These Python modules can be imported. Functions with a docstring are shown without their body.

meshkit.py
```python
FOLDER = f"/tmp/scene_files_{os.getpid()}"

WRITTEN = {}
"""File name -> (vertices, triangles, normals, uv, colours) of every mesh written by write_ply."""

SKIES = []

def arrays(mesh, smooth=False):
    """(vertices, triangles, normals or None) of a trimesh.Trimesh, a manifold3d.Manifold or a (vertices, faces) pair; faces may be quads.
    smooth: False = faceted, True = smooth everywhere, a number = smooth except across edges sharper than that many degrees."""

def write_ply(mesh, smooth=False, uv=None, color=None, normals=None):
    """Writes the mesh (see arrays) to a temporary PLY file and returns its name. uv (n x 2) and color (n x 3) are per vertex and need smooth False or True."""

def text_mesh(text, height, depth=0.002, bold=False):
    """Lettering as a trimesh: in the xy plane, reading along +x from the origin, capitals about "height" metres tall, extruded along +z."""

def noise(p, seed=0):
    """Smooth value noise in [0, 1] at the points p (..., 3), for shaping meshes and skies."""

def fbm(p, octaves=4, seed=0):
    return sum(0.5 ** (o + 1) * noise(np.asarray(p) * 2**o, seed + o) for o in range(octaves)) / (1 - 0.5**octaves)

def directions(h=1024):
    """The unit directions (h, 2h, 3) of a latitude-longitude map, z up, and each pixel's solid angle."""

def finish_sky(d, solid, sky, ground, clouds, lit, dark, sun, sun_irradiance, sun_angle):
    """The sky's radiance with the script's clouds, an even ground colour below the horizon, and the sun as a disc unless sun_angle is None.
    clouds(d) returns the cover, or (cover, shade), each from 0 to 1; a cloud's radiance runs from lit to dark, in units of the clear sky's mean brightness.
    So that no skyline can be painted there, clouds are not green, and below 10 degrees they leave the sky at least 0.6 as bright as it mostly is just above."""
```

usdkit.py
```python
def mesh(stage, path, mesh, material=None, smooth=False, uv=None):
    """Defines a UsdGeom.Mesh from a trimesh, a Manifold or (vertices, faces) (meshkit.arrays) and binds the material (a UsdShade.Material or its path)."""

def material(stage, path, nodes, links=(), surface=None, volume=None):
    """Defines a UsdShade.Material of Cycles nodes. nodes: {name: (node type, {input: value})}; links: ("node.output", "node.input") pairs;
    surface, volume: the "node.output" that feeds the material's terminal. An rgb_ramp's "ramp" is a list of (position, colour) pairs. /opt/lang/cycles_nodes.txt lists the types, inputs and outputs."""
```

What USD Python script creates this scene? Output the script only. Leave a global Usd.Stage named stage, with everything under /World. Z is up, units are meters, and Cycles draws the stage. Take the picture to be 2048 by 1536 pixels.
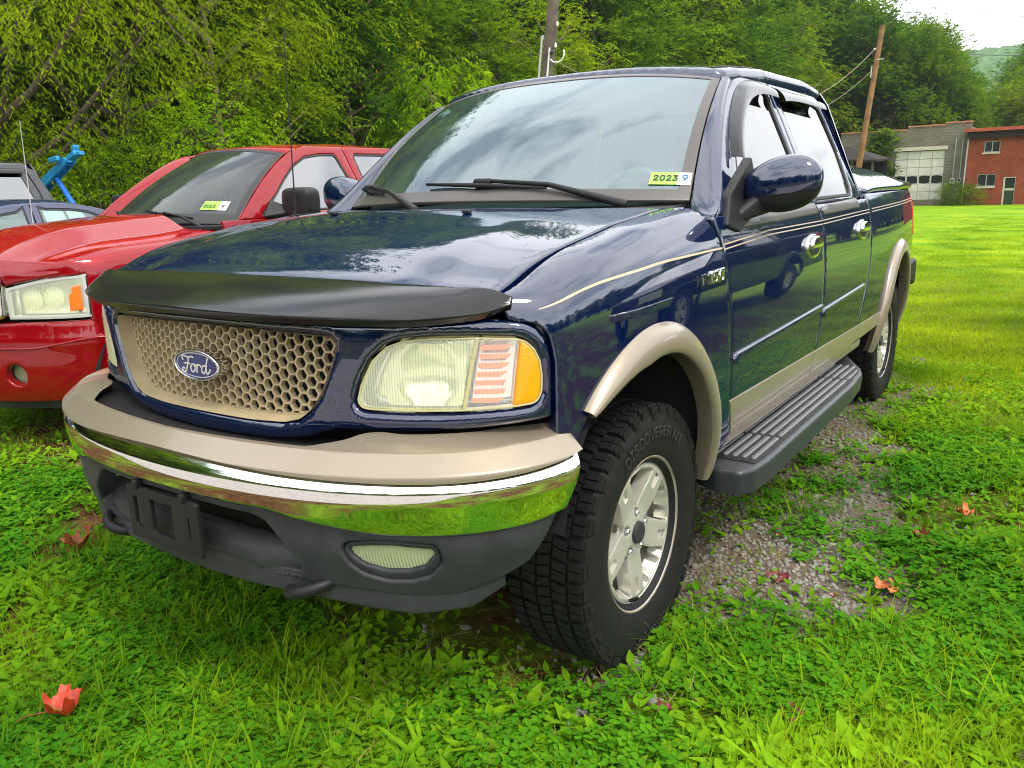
import math, random
import numpy as np
import shapely
from shapely.geometry import Polygon, LineString, Point, box as sbox, MultiPolygon
from shapely import affinity
from shapely.ops import unary_union
from scipy.spatial import Delaunay
from scipy.interpolate import CubicSpline, PchipInterpolator
import trimesh, manifold3d as m3
import usdkit, meshkit
from pxr import Usd, UsdGeom, UsdLux, UsdShade, Gf, Sdf, Vt

random.seed(7)
RNG = np.random.default_rng(7)
PI = math.pi
stage = Usd.Stage.CreateInMemory()
UsdGeom.SetStageUpAxis(stage, UsdGeom.Tokens.z)
UsdGeom.SetStageMetersPerUnit(stage, 1.0)
UsdGeom.Xform.Define(stage, '/World')
UsdGeom.Scope.Define(stage, '/World/Looks')

# ------------------------------------------------------------------ camera
CAM_POS = np.array([1.9192, -2.0968, 1.4115])
YAW, PITCH, ROLL, FPX = 0.6104, 0.2336, -0.0316, 1634.0
EXPOSURE = 0.82
_fw = np.array([-math.sin(YAW) * math.cos(PITCH), math.cos(YAW) * math.cos(PITCH), -math.sin(PITCH)])
_r = np.cross(_fw, [0, 0, 1]); _r /= np.linalg.norm(_r)
_u = np.cross(_r, _fw)
_c, _s = math.cos(ROLL), math.sin(ROLL)
_r2, _u2 = _c * _r + _s * _u, -_s * _r + _c * _u
cam = UsdGeom.Camera.Define(stage, '/World/camera')
cam.AddTransformOp().Set(Gf.Matrix4d(*[float(x) for x in (*_r2, 0, *_u2, 0, *(-_fw), 0, *CAM_POS, 1)]))
cam.CreateHorizontalApertureAttr(36.0)
cam.CreateVerticalApertureAttr(27.0)
cam.CreateFocalLengthAttr(36.0 * FPX / 2048)
cam.CreateClippingRangeAttr(Gf.Vec2f(0.05, 5000))
cam.CreateExposureAttr(EXPOSURE)

# ------------------------------------------------------------------ sky and sun (bright overcast)
SUN_AZ, SUN_EL = math.radians(106), math.radians(54)      # azimuth from +Y towards +X
sun_dir = np.array([math.sin(SUN_AZ) * math.cos(SUN_EL), math.cos(SUN_AZ) * math.cos(SUN_EL), math.sin(SUN_EL)])
usdkit.material(stage, '/World/Looks/sky_air', {
    'sky': ('sky_texture', {'sky_type': 'single_scattering', 'sun_disc': False, 'sun_elevation': SUN_EL, 'sun_rotation': SUN_AZ, 'aerosol_density': 2.0}),
    'tc': ('texture_coordinate', {}),
    'mp': ('mapping', {'scale': (1.0, 1.0, 2.2)}),
    'n': ('noise_texture', {'scale': 2.6, 'detail': 7, 'roughness': 0.55, 'distortion': 0.3}),
    'r': ('rgb_ramp', {'ramp': [(0.34, (0.30, 0.30, 0.30)), (0.50, (0.90, 0.90, 0.90)), (1.0, (1, 1, 1))]}),
    'n2': ('noise_texture', {'scale': 1.7, 'detail': 5, 'roughness': 0.5}),
    'cl': ('rgb_ramp', {'ramp': [(0.3, (9.3, 9.5, 9.7)), (0.62, (11.5, 11.6, 11.7))]}),
    'm': ('mix', {'use_clamp': False}),
    'b': ('background_shader', {'strength': 0.14}),
}, [('tc.generated', 'mp.vector'), ('mp.vector', 'n.vector'), ('n.fac', 'r.fac'), ('r.color', 'm.fac'), ('sky.color', 'm.color1'),
    ('mp.vector', 'n2.vector'), ('n2.fac', 'cl.fac'), ('cl.color', 'm.color2'), ('m.color', 'b.color')], surface='b.background')
dome = UsdLux.DomeLight.Define(stage, '/World/sky')
UsdShade.MaterialBindingAPI.Apply(dome.GetPrim()).Bind(UsdShade.Material.Get(stage, '/World/Looks/sky_air'))
dome.GetPrim().SetCustomDataByKey('kind', 'structure')
sun = UsdLux.DistantLight.Define(stage, '/World/sun')
sun.CreateNormalizeAttr(True); sun.CreateIntensityAttr(0.4); sun.CreateAngleAttr(12.0)
sun.CreateColorAttr(Gf.Vec3f(1.0, 0.95, 0.86))
_z = sun_dir; _x = np.cross([0, 0, 1], _z); _x /= np.linalg.norm(_x); _y = np.cross(_z, _x)
sun.AddTransformOp().Set(Gf.Matrix4d(*[float(v) for v in (*_x, 0, *_y, 0, *_z, 0, 0, 0, 60, 1)]))

# ------------------------------------------------------------------ materials
def mat(name, nodes, links, surface):
    return usdkit.material(stage, '/World/Looks/' + name, nodes, links, surface=surface)

def plain(name, color, rough=0.5, metal=0.0, coat=0.0, spec=0.5, bump=0.0, bump_scale=200.0, var=0.0, var_scale=3.0, coat_rough=0.03):
    """principled surface with optional colour wear and fine relief from noise"""
    nodes = {'p': ('principled_bsdf', {'base_color': color, 'roughness': rough, 'metallic': metal, 'coat_weight': coat, 'coat_roughness': coat_rough, 'specular_ior_level': spec})}
    links = []
    if var or bump:
        nodes['tc'] = ('texture_coordinate', {})
    if var:
        nodes['n'] = ('noise_texture', {'scale': var_scale, 'detail': 6, 'roughness': 0.65})
        a, b = [tuple(max(0, c * (1 - var)) for c in color), tuple(c * (1 + var) for c in color)]
        nodes['r'] = ('rgb_ramp', {'ramp': [(0.3, a), (0.7, b)]})
        links += [('tc.object', 'n.vector'), ('n.fac', 'r.fac'), ('r.color', 'p.base_color')]
    if bump:
        nodes['bn'] = ('noise_texture', {'scale': bump_scale, 'detail': 3})
        nodes['bp'] = ('bump', {'strength': bump, 'distance': 0.002})
        links += [('tc.object', 'bn.vector'), ('bn.fac', 'bp.height'), ('bp.normal', 'p.normal')]
    return mat(name, nodes, links, 'p.BSDF')

def glass_pane(name, tint, ior=1.6, rough=0.0, film=0.0, film_color=(.6, .7, .7), refl=(1, 1, 1)):
    """see-through pane: tinted transparency mixed with mirror reflection by fresnel, and a little dust"""
    nodes = {'t': ('transparent_bsdf', {'color': tint}), 'g': ('glossy_bsdf', {'color': refl, 'roughness': rough}), 'f': ('fresnel', {'IOR': ior}),
             'm': ('mix_closure', {})}
    links = [('f.fac', 'm.fac')]
    if film:
        nodes['d'] = ('diffuse_bsdf', {'color': film_color}); nodes['m2'] = ('mix_closure', {'fac': film})
        links += [('t.BSDF', 'm2.closure1'), ('d.BSDF', 'm2.closure2'), ('m2.closure', 'm.closure1'), ('g.BSDF', 'm.closure2')]
    else:
        links += [('t.BSDF', 'm.closure1'), ('g.BSDF', 'm.closure2')]
    return mat(name, nodes, links, 'm.closure')

def car_paint(name, color, flake=0.25, dust=0.0, drops=0.0, coat=2.0):
    nodes = {'tc': ('texture_coordinate', {}), 'v': ('voronoi_texture', {'scale': 900.0}),
             'r': ('rgb_ramp', {'ramp': [(0, tuple(c * 0.75 for c in color)), (1, tuple(min(1, c * 1.35) for c in color))]}),
             'sp': ('separate_color', {}),
             'p': ('principled_bsdf', {'metallic': flake, 'roughness': 0.45, 'specular_ior_level': 0.0, 'coat_weight': 1.0, 'coat_roughness': 0.01, 'coat_ior': coat})}
    links = [('tc.object', 'v.vector'), ('v.color', 'sp.color'), ('sp.r', 'r.fac')]
    if dust:
        nodes['dn'] = ('noise_texture', {'scale': 7.0, 'detail': 8, 'roughness': 0.7})
        nodes['dr'] = ('rgb_ramp', {'ramp': [(0.5, (0, 0, 0)), (0.8, (dust, dust, dust))]})
        nodes['mx'] = ('mix', {'color2': (0.34, 0.31, 0.26)})
        nodes['cr'] = ('map_range', {'from_min': 0.4, 'from_max': 0.8, 'to_min': 0.005, 'to_max': 0.06})
        links += [('tc.object', 'dn.vector'), ('dn.fac', 'dr.fac'), ('dr.color', 'mx.fac'), ('r.color', 'mx.color1'), ('mx.color', 'p.base_color'), ('dn.fac', 'cr.value'), ('cr.result', 'p.coat_roughness')]
    else:
        links += [('r.color', 'p.base_color')]
    if drops:
        nodes['dv'] = ('voronoi_texture', {'scale': 26.0})
        nodes['dm'] = ('rgb_ramp', {'ramp': [(0.0, (1, 1, 1)), (0.07, (0.4, 0.4, 0.4)), (0.09, (0, 0, 0))]})
        nodes['bp'] = ('bump', {'strength': drops, 'distance': 0.003})
        links += [('tc.object', 'dv.vector'), ('dv.distance', 'dm.fac'), ('dm.color', 'bp.height'), ('bp.normal', 'p.coat_normal')]
    return mat(name, nodes, links, 'p.BSDF')

M = {}
M['blue'] = car_paint('blue_paint', (0.0002, 0.0032, 0.018), 0.2, dust=0.006)
M['blue_hood'] = car_paint('blue_paint_hood', (0.0002, 0.0032, 0.018), 0.2, dust=0.008, drops=0.5)
M['tan'] = plain('tan_metallic_paint', (0.275, 0.228, 0.165), 0.36, metal=0.5, coat=0.6, var=0.07, coat_rough=0.05)
M['chrome'] = plain('chrome', (0.86, 0.87, 0.88), 0.045, metal=1.0)
M['alloy'] = plain('painted_alloy', (0.50, 0.48, 0.41), 0.4, metal=0.5, coat=0.4, var=0.10, var_scale=9)
M['rust'] = plain('rim_edge_corrosion', (0.20, 0.155, 0.105), 0.6, metal=0.2, var=0.75, var_scale=14)
M['rubber'] = plain('tyre_rubber', (0.006, 0.0058, 0.0055), 0.62, spec=0.3, var=0.35, var_scale=18, bump=0.5, bump_scale=130)
M['rubber_letter'] = plain('tyre_lettering', (0.018, 0.018, 0.018), 0.55)
M['black'] = plain('black_plastic', (0.007, 0.007, 0.0075), 0.5, spec=0.35, bump=0.25, bump_scale=500)
M['smoke'] = plain('smoked_acrylic', (0.005, 0.005, 0.0055), 0.15, spec=0.45)
M['rib'] = plain('ribbed_tread_plastic', (0.10, 0.10, 0.105), 0.30, coat=0.3)
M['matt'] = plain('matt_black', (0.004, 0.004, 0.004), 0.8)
M['valance'] = plain('grey_plastic', (0.024, 0.025, 0.027), 0.5, spec=0.4, bump=0.45, bump_scale=420, var=0.45, var_scale=7)
M['under_black'] = plain('underbody_black', (0.003, 0.003, 0.003), 0.9)  # one even near-black for underbodies, wheel wells and floors
M['grille_tan'] = plain('grille_tan_plastic', (0.40, 0.32, 0.185), 0.42, var=0.15, var_scale=12)
M['seal'] = plain('rubber_seal', (0.02, 0.02, 0.02), 0.6)
M['trim_grey'] = plain('windscreen_surround_grey', (0.055, 0.048, 0.042), 0.45, coat=0.3)
M['steel'] = plain('dull_steel', (0.09, 0.09, 0.09), 0.5, metal=0.6, var=0.4, var_scale=20)
M['glass'] = glass_pane('windscreen_glass', (0.58, 0.86, 0.86), 2.5, film=0.025, film_color=(.5, .72, .78), refl=(.86, .97, 1.0))
M['glass_side'] = glass_pane('tinted_side_glass', (0.08, 0.10, 0.09), 3.2)
M['glass_green'] = glass_pane('pale_green_glass', (0.24, 0.46, 0.30), 1.55, film=0.02)
M['glass_pale'] = glass_pane('sedan_side_glass', (0.62, 0.78, 0.74), 1.7, film=.10, film_color=(.55, .75, .72))
M['seat'] = plain('grey_cloth', (0.26, 0.27, 0.25), 0.9, bump=0.5, bump_scale=300)
M['dash'] = plain('dashboard_plastic', (0.20, 0.22, 0.21), 0.75)
M['white'] = plain('white_print', (0.82, 0.82, 0.80), 0.5)
M['lime'] = plain('lime_print', (0.28, 0.62, 0.06), 0.5)
M['ink'] = plain('black_print', (0.01, 0.01, 0.01), 0.5)
M['ink_blue'] = plain('blue_print', (0.01, 0.12, 0.35), 0.5)
M['oval'] = plain('emblem_blue', (0.003, 0.010, 0.075), 0.35, coat=0.3)
M['silver'] = plain('silver_print', (0.72, 0.70, 0.62), 0.3, metal=0.6)
M['stripe'] = plain('tan_pinstripe', (0.50, 0.39, 0.26), 0.5)
M['taillight'] = plain('red_lens', (0.55, 0.01, 0.01), 0.12, coat=1.0)

def lens(name, color, fac, axis, scale, rough=0.18):
    """moulded lens: fluted, partly see-through"""
    rot = {'x': 'x', 'y': 'y', 'z': 'z'}[axis]
    return mat(name, {
        'tc': ('texture_coordinate', {}), 'sx': ('separate_xyz', {}),
        'k': ('math', {'math_type': 'multiply', 'value2': scale}), 's': ('math', {'math_type': 'sine'}),
        'bp': ('bump', {'strength': 0.8 if scale < 1400 else 0.15, 'distance': 0.0015}),
        'p': ('principled_bsdf', {'base_color': color, 'roughness': rough, 'coat_weight': 1.0, 'coat_roughness': 0.03}),
        't': ('transparent_bsdf', {'color': (min(1, color[0] * 1.25), min(1, color[1] * 1.25), min(1, color[2] * 1.25))}),
        'm': ('mix_closure', {'fac': fac})},
        [('tc.object', 'sx.vector'), ('sx.' + rot, 'k.value1'), ('k.value', 's.value1'), ('s.value', 'bp.height'), ('bp.normal', 'p.normal'),
         ('t.BSDF', 'm.closure1'), ('p.BSDF', 'm.closure2')], 'm.closure')
M['lens'] = lens('headlamp_lens', (0.84, 0.88, 0.64), 0.46, 'x', 1000.0)
M['lens_clear'] = lens('clear_signal_lens', (0.95, 0.93, 0.88), 0.20, 'x', 900.0)
M['lens_amber'] = lens('amber_lens', (0.95, 0.36, 0.004), 0.88, 'z', 1500.0)
M['lens_fog'] = lens('fog_lamp_lens', (0.52, 0.58, 0.33), 0.72, 'x', 900.0)
M['reflector'] = plain('lamp_reflector', (0.95, 0.95, 0.90), 0.12, metal=1.0)
M['reflector_amber'] = plain('amber_bulb', (0.90, 0.15, 0.004), 0.3, coat=0.6)

# ------------------------------------------------------------------ scene tree helpers
_used = {}
_loc = {}
def numbered(parent, name):
    k = (parent, name); n = _used.get(k, -1) + 1; _used[k] = n
    return f'{parent}/{name}' if n == 0 else f'{parent}/{name}_{n:03d}'

def thing(name, label, category, loc=(0, 0, 0), group=None, rotz=0.0):
    path = numbered('/World', name)
    x = UsdGeom.Xform.Define(stage, path); x.AddTranslateOp().Set(Gf.Vec3d(*map(float, loc)))
    if rotz: x.AddRotateZOp().Set(math.degrees(rotz))
    tag(x.GetPrim(), label, category, group); _loc[path] = np.array(loc, float)
    return path

def tag(prim, label=None, category=None, group=None, kind=None):
    for k, v in (('label', label), ('category', category), ('group', group), ('kind', kind)):
        if v: prim.SetCustomDataByKey(k, v)

def joined(ms):
    vs, fs, n = [], [], 0
    for m in ms:
        v, f, _ = meshkit.arrays(m)
        vs.append(v); fs.append(np.asarray(f) + n); n += len(v)
    return np.vstack(vs), np.vstack(fs)

def obj(name, mesh, material, parent='/World', smooth=True, label=None, kind=None, **top):
    """ONE Mesh prim under parent; vertices are given in world metres and stored relative to the thing's base"""
    path = numbered(parent, name)
    if isinstance(mesh, list): mesh = joined(mesh)
    v, f, _ = meshkit.arrays(mesh)
    root = '/'.join(parent.split('/')[:3])
    if root in _loc: v = v - _loc[root]
    m = usdkit.mesh(stage, path, (v, f), M[material] if isinstance(material, str) else material, smooth=smooth)
    tag(m.GetPrim(), label, top.get('category'), top.get('group'), kind)
    return path

def mirror(m):
    v, f, _ = meshkit.arrays(m)
    return v * [-1, 1, 1], f[:, ::-1]

def both(name, mesh, material, parent, **k):
    a = obj(name, mesh, material, parent, **k)
    b = obj(name, mirror(mesh if not isinstance(mesh, list) else joined(mesh)), material, parent, **k)
    return a, b

# ------------------------------------------------------------------ mesh helpers
def dens(coords, h):
    """closed ring resampled to steps of at most h, corners kept"""
    c = np.asarray(coords, float)
    if np.allclose(c[0], c[-1]): c = c[:-1]
    out = []
    for a, b in zip(c, np.roll(c, -1, 0)):
        n = max(1, int(math.ceil(np.linalg.norm(b - a) / h)))
        out.append(a + (b - a) * (np.arange(n) / n)[:, None])
    return np.vstack(out)

def rings_of(p):
    gs = p.geoms if hasattr(p, 'geoms') else [p]
    return [r for g in gs if not g.is_empty for r in (g.exterior, *g.interiors)]

def panel(poly, mapf, h=0.03, r=0.006, t=0.02, hb=None, flip=False, nvec=None):
    """a curved sheet with rounded edges: the 2D outline laid on mapf(u, v) -> points, edges rolled inwards to depth t"""
    poly = shapely.make_valid(poly) if not poly.is_valid else poly
    if hasattr(poly, 'geoms'): poly = max(poly.geoms, key=lambda g: g.area)
    hb = hb or h * 0.6
    pts, dep, loops = [], [], []
    n = 0
    for ring in rings_of(poly):
        q = dens(ring.coords, hb); loops.append(np.arange(n, n + len(q))); n += len(q)
        pts.append(q); dep.append(np.full(len(q), r))
    for frac in ((0.3, 1.0) if r > 0 else ()):
        for ring in rings_of(poly.buffer(-r * frac)):
            if ring.length < 4 * r: continue
            q = dens(ring.coords, hb); pts.append(q); dep.append(np.full(len(q), r - math.sqrt(max(r * r - (r - r * frac) ** 2, 0)) if frac < 1 else 0.0))
    inner = poly.buffer(-(r + 0.45 * h))
    if not inner.is_empty:
        x0, y0, x1, y1 = inner.bounds
        gx, gy = np.meshgrid(np.arange(x0, x1 + h, h), np.arange(y0, y1 + h, h * 0.87))
        gx = gx + (np.arange(gx.shape[0]) % 2)[:, None] * h / 2
        g = np.c_[gx.ravel(), gy.ravel()]
        g = g[shapely.contains_xy(inner, g[:, 0], g[:, 1])]
        pts.append(g); dep.append(np.zeros(len(g)))
    P2, D = np.vstack(pts), np.concatenate(dep)
    tri = Delaunay(P2).simplices
    c = P2[tri].mean(1)
    a = P2[tri]; e1, e2 = a[:, 1] - a[:, 0], a[:, 2] - a[:, 0]; area = np.abs(e1[:, 0] * e2[:, 1] - e1[:, 1] * e2[:, 0])
    tri = tri[shapely.contains_xy(poly, c[:, 0], c[:, 1]) & (area > 1e-10)]
    e = 1e-4
    P = mapf(P2[:, 0], P2[:, 1])
    if nvec is None:
        N = np.cross(mapf(P2[:, 0] + e, P2[:, 1]) - mapf(P2[:, 0] - e, P2[:, 1]), mapf(P2[:, 0], P2[:, 1] + e) - mapf(P2[:, 0], P2[:, 1] - e))
        N /= np.linalg.norm(N, axis=1, keepdims=True) + 1e-15
        if flip: N = -N
    else:
        N = np.broadcast_to(np.asarray(nvec, float), P.shape)
    V = P - N * D[:, None]
    a = V[tri]; fn = np.cross(a[:, 1] - a[:, 0], a[:, 2] - a[:, 0])
    bad = (fn * N[tri[:, 0]]).sum(1) < 0
    tri = tri.copy(); tri[bad] = tri[bad][:, ::-1]
    faces, verts, k = [tri], [V], len(V)
    if t > 0:
        for lp in loops:
            w = P[lp] - N[lp] * t
            verts.append(w); i = np.arange(len(lp)); j = np.roll(i, -1)
            q = np.r_[np.c_[lp[i], lp[j], k + j], np.c_[lp[i], k + j, k + i]]
            # orient the skirt outwards
            mid = (P2[lp[i]] + P2[lp[j]]) / 2; d = P2[lp[j]] - P2[lp[i]]; d /= np.linalg.norm(d, axis=1, keepdims=True) + 1e-12
            left = mid + 1e-4 * np.c_[-d[:, 1], d[:, 0]]
            inside_left = shapely.contains_xy(poly, left[:, 0], left[:, 1]).mean() > 0.5
            ok = inside_left != bool(bad.mean() > 0.5)
            faces.append(q[:, ::-1] if ok else q); k += len(lp)
    return np.vstack(verts), np.vstack(faces)

def flat(axis, off, sgn=1):
    """map for panels lying in a plane: 'x' -> (u,v)=(y,z); 'y' -> (x,z); 'z' -> (x,y)"""
    def f(u, v):
        o = np.full(np.shape(u), float(off))
        return np.stack({'x': (o, u, v), 'y': (u, o, v), 'z': (u, v, o)}[axis], -1)
    return f
NV = {'+x': (1, 0, 0), '-x': (-1, 0, 0), '-y': (0, -1, 0), '+y': (0, 1, 0), '+z': (0, 0, 1), '-z': (0, 0, -1)}

def tube(points, rad, sides=10, caps=True):
    p = np.asarray(points, float); n = len(p)
    rad = np.broadcast_to(np.asarray(rad, float), (n,))
    t = np.gradient(p, axis=0); t /= np.linalg.norm(t, axis=1, keepdims=True) + 1e-12
    a = np.cross(t[0], [0, 0, 1.0] if abs(t[0][2]) < 0.9 else [1.0, 0, 0]); a /= np.linalg.norm(a)
    V = []
    ang = np.arange(sides) * 2 * PI / sides
    for i in range(n):
        a = a - t[i] * (a @ t[i]); a /= np.linalg.norm(a) + 1e-12; b = np.cross(t[i], a)
        V.append(p[i] + rad[i] * (np.cos(ang)[:, None] * a + np.sin(ang)[:, None] * b))
    V = np.vstack(V); i, j = np.meshgrid(np.arange(n - 1), np.arange(sides), indexing='ij'); i, j = i.ravel(), j.ravel(); jn = (j + 1) % sides
    F = [np.c_[i * sides + j, i * sides + jn, (i + 1) * sides + jn], np.c_[i * sides + j, (i + 1) * sides + jn, (i + 1) * sides + j]]
    if caps:
        V = np.vstack([V, p[0], p[-1]]); k = n * sides; j = np.arange(sides); jn = (j + 1) % sides
        F += [np.c_[np.full(sides, k), jn, j], np.c_[np.full(sides, k + 1), (n - 1) * sides + j, (n - 1) * sides + jn]]
    return V, np.vstack(F)

def lathe_x(profile, sides=64, center=(0, 0, 0)):
    """profile of (radius, x) revolved about the x axis"""
    pr = np.asarray(profile, float); n = len(pr); ang = np.arange(sides) * 2 * PI / sides
    V = np.stack([np.repeat(pr[:, 1], sides), (pr[:, 0][:, None] * np.cos(ang)).ravel(), (pr[:, 0][:, None] * np.sin(ang)).ravel()], 1) + center
    i, j = np.meshgrid(np.arange(n - 1), np.arange(sides), indexing='ij'); i, j = i.ravel(), j.ravel(); jn = (j + 1) % sides
    F = np.vstack([np.c_[i * sides + j, i * sides + jn, (i + 1) * sides + jn], np.c_[i * sides + j, (i + 1) * sides + jn, (i + 1) * sides + j]])
    return V, F

def turn(m, axis, ang, about=(0, 0, 0)):
    v, f, _ = meshkit.arrays(m)
    R = trimesh.transformations.rotation_matrix(ang, axis)[:3, :3]
    return (v - about) @ R.T + about, f

def move(m, d):
    v, f, _ = meshkit.arrays(m); return v + np.asarray(d, float), f

def rbox(size, r=0.01, loc=(0, 0, 0), rot=None, seg=8):
    """box with rounded edges"""
    s = np.asarray(size, float) / 2; r = min(r, s.min() * 0.95)
    sp = m3.Manifold.sphere(r, seg)
    h = m3.Manifold.batch_hull([sp.translate([x, y, z]) for x in (-s[0] + r, s[0] - r) for y in (-s[1] + r, s[1] - r) for z in (-s[2] + r, s[2] - r)])
    v, f, _ = meshkit.arrays(h)
    if rot is not None: v = v @ trimesh.transformations.euler_matrix(*rot)[:3, :3].T
    return v + np.asarray(loc, float), f

def hullpts(items, seg=10):
    """rounded solid: hull of spheres (x, y, z, r)"""
    return meshkit.arrays(m3.Manifold.batch_hull([m3.Manifold.sphere(r, seg).translate([x, y, z]) for x, y, z, r in items]))[:2]

def box(x0, y0, z0, x1, y1, z1):
    m = trimesh.creation.box([x1 - x0, y1 - y0, z1 - z0]); m.apply_translation([(x0 + x1) / 2, (y0 + y1) / 2, (z0 + z1) / 2]); return m

def grid(f, us, vs, flip=False):
    """surface from f(u, v) on a grid"""
    U, W = np.meshgrid(us, vs, indexing='ij'); V = f(U.ravel(), W.ravel())
    n, m = len(us), len(vs); i, j = np.meshgrid(np.arange(n - 1), np.arange(m - 1), indexing='ij'); a = (i * m + j).ravel()
    F = np.vstack([np.c_[a, a + m, a + m + 1], np.c_[a, a + m + 1, a + 1]])
    return V, (F[:, ::-1] if flip else F)

def solid(sheet, d):
    """closes a sheet by a copy moved by d"""
    v, f = sheet
    e = np.sort(np.vstack([f[:, [0, 1]], f[:, [1, 2]], f[:, [2, 0]]]), 1); od = np.vstack([f[:, [0, 1]], f[:, [1, 2]], f[:, [2, 0]]])
    _, idx, cnt = np.unique(e, axis=0, return_index=True, return_counts=True)
    b = od[idx[cnt == 1]]; n = len(v)
    return np.vstack([v, v + np.asarray(d, float)]), np.vstack([f, f[:, ::-1] + n, np.c_[b[:, 1], b[:, 0], b[:, 0] + n], np.c_[b[:, 1], b[:, 0] + n, b[:, 1] + n]])

def strip(A, B, n=24, bulge=0.0, bdir=(0, 0, 1), m=8, flip=False):
    """skin between two polylines, bowed out by bulge along bdir"""
    A, B = np.asarray(A, float), np.asarray(B, float)
    def res(P):
        d = np.r_[0, np.cumsum(np.linalg.norm(np.diff(P, axis=0), axis=1))]
        return CubicSpline(d / d[-1], P)(np.linspace(0, 1, n)) if len(P) > 2 else P[0] + (P[1] - P[0]) * np.linspace(0, 1, n)[:, None]
    a, b = res(A), res(B); w = np.linspace(0, 1, m)
    V = (a[:, None] * (1 - w)[None, :, None] + b[:, None] * w[None, :, None] + (np.sin(w * PI) * bulge)[None, :, None] * np.asarray(bdir, float)).reshape(-1, 3)
    i, j = np.meshgrid(np.arange(n - 1), np.arange(m - 1), indexing='ij'); q = (i * m + j).ravel()
    F = np.vstack([np.c_[q, q + m, q + m + 1], np.c_[q, q + m + 1, q + 1]])
    return V, (F[:, ::-1] if flip else F)

def sstep(a, b, x):
    t = np.clip((np.asarray(x, float) - a) / (b - a), 0, 1); return t * t * (3 - 2 * t)

def sym(half):
    """closed outline from its half with u >= 0, going from the bottom middle to the top middle"""
    return Polygon(list(half) + [(-u, v) for u, v in reversed(half) if u > 1e-9])

def mir2(p):
    return affinity.scale(p, -1, 1, origin=(0, 0))

# ================================================================== GROUND
def nz(x, y, s, seed=0, o=3):
    return meshkit.fbm(np.c_[np.ravel(x) * s, np.ravel(y) * s, np.zeros(np.size(x))], octaves=o, seed=seed) if 'octaves' in meshkit.fbm.__code__.co_varnames else meshkit.fbm(np.c_[np.ravel(x) * s, np.ravel(y) * s, np.zeros(np.size(x))])
def ground_z(x, y):
    x, y = np.asarray(x, float), np.asarray(y, float)
    base = -.0112 * np.maximum(y - 6, 0) * (y < 75) - (y >= 75) * .773
    bump = .012 * np.sin(x * 2.1 + 1.3 * np.sin(y * 1.3)) * np.cos(y * 1.7) * sstep(-30, 0, x)
    edge = -18.5 + 1.6 * np.sin(y * .13) - .0 * y
    hill = (.50 * np.maximum(edge - x, 0) + .004 * np.maximum(edge - x, 0) ** 2) * sstep(138, 102, y)
    back = .30 * np.maximum(y - 82, 0) * sstep(-12, -22, x)
    return base + bump + np.minimum(hill, 32)
def in_gravel(x, y):
    x, y = np.asarray(x, float), np.asarray(y, float)
    cx = .98 + .10 * np.sin(y * 1.7) - .03 * y
    w = np.interp(y, [-.2, .25, .55, 1.2, 2.2, 3.2, 4.5], [0, .22, .46, .48, .36, .24, .0])
    n = .16 * np.sin(x * 7.3 + y * 3.1) * np.sin(y * 6.1 - x * 2.2) + .10 * np.sin(x * 17 + 2) * np.sin(y * 15 + x * 5)
    return (w - np.abs(x - cx)) + n * (w > 0)
def in_dirt(x, y):
    x, y = np.asarray(x, float), np.asarray(y, float)
    n = .10 * np.sin(x * 9 + 2.2 * np.sin(y * 7)) + .06 * np.sin(y * 19 + x * 11)
    return .36 - np.hypot((x - .80) / 1.5, (y + .30) / .7) + n
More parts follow.
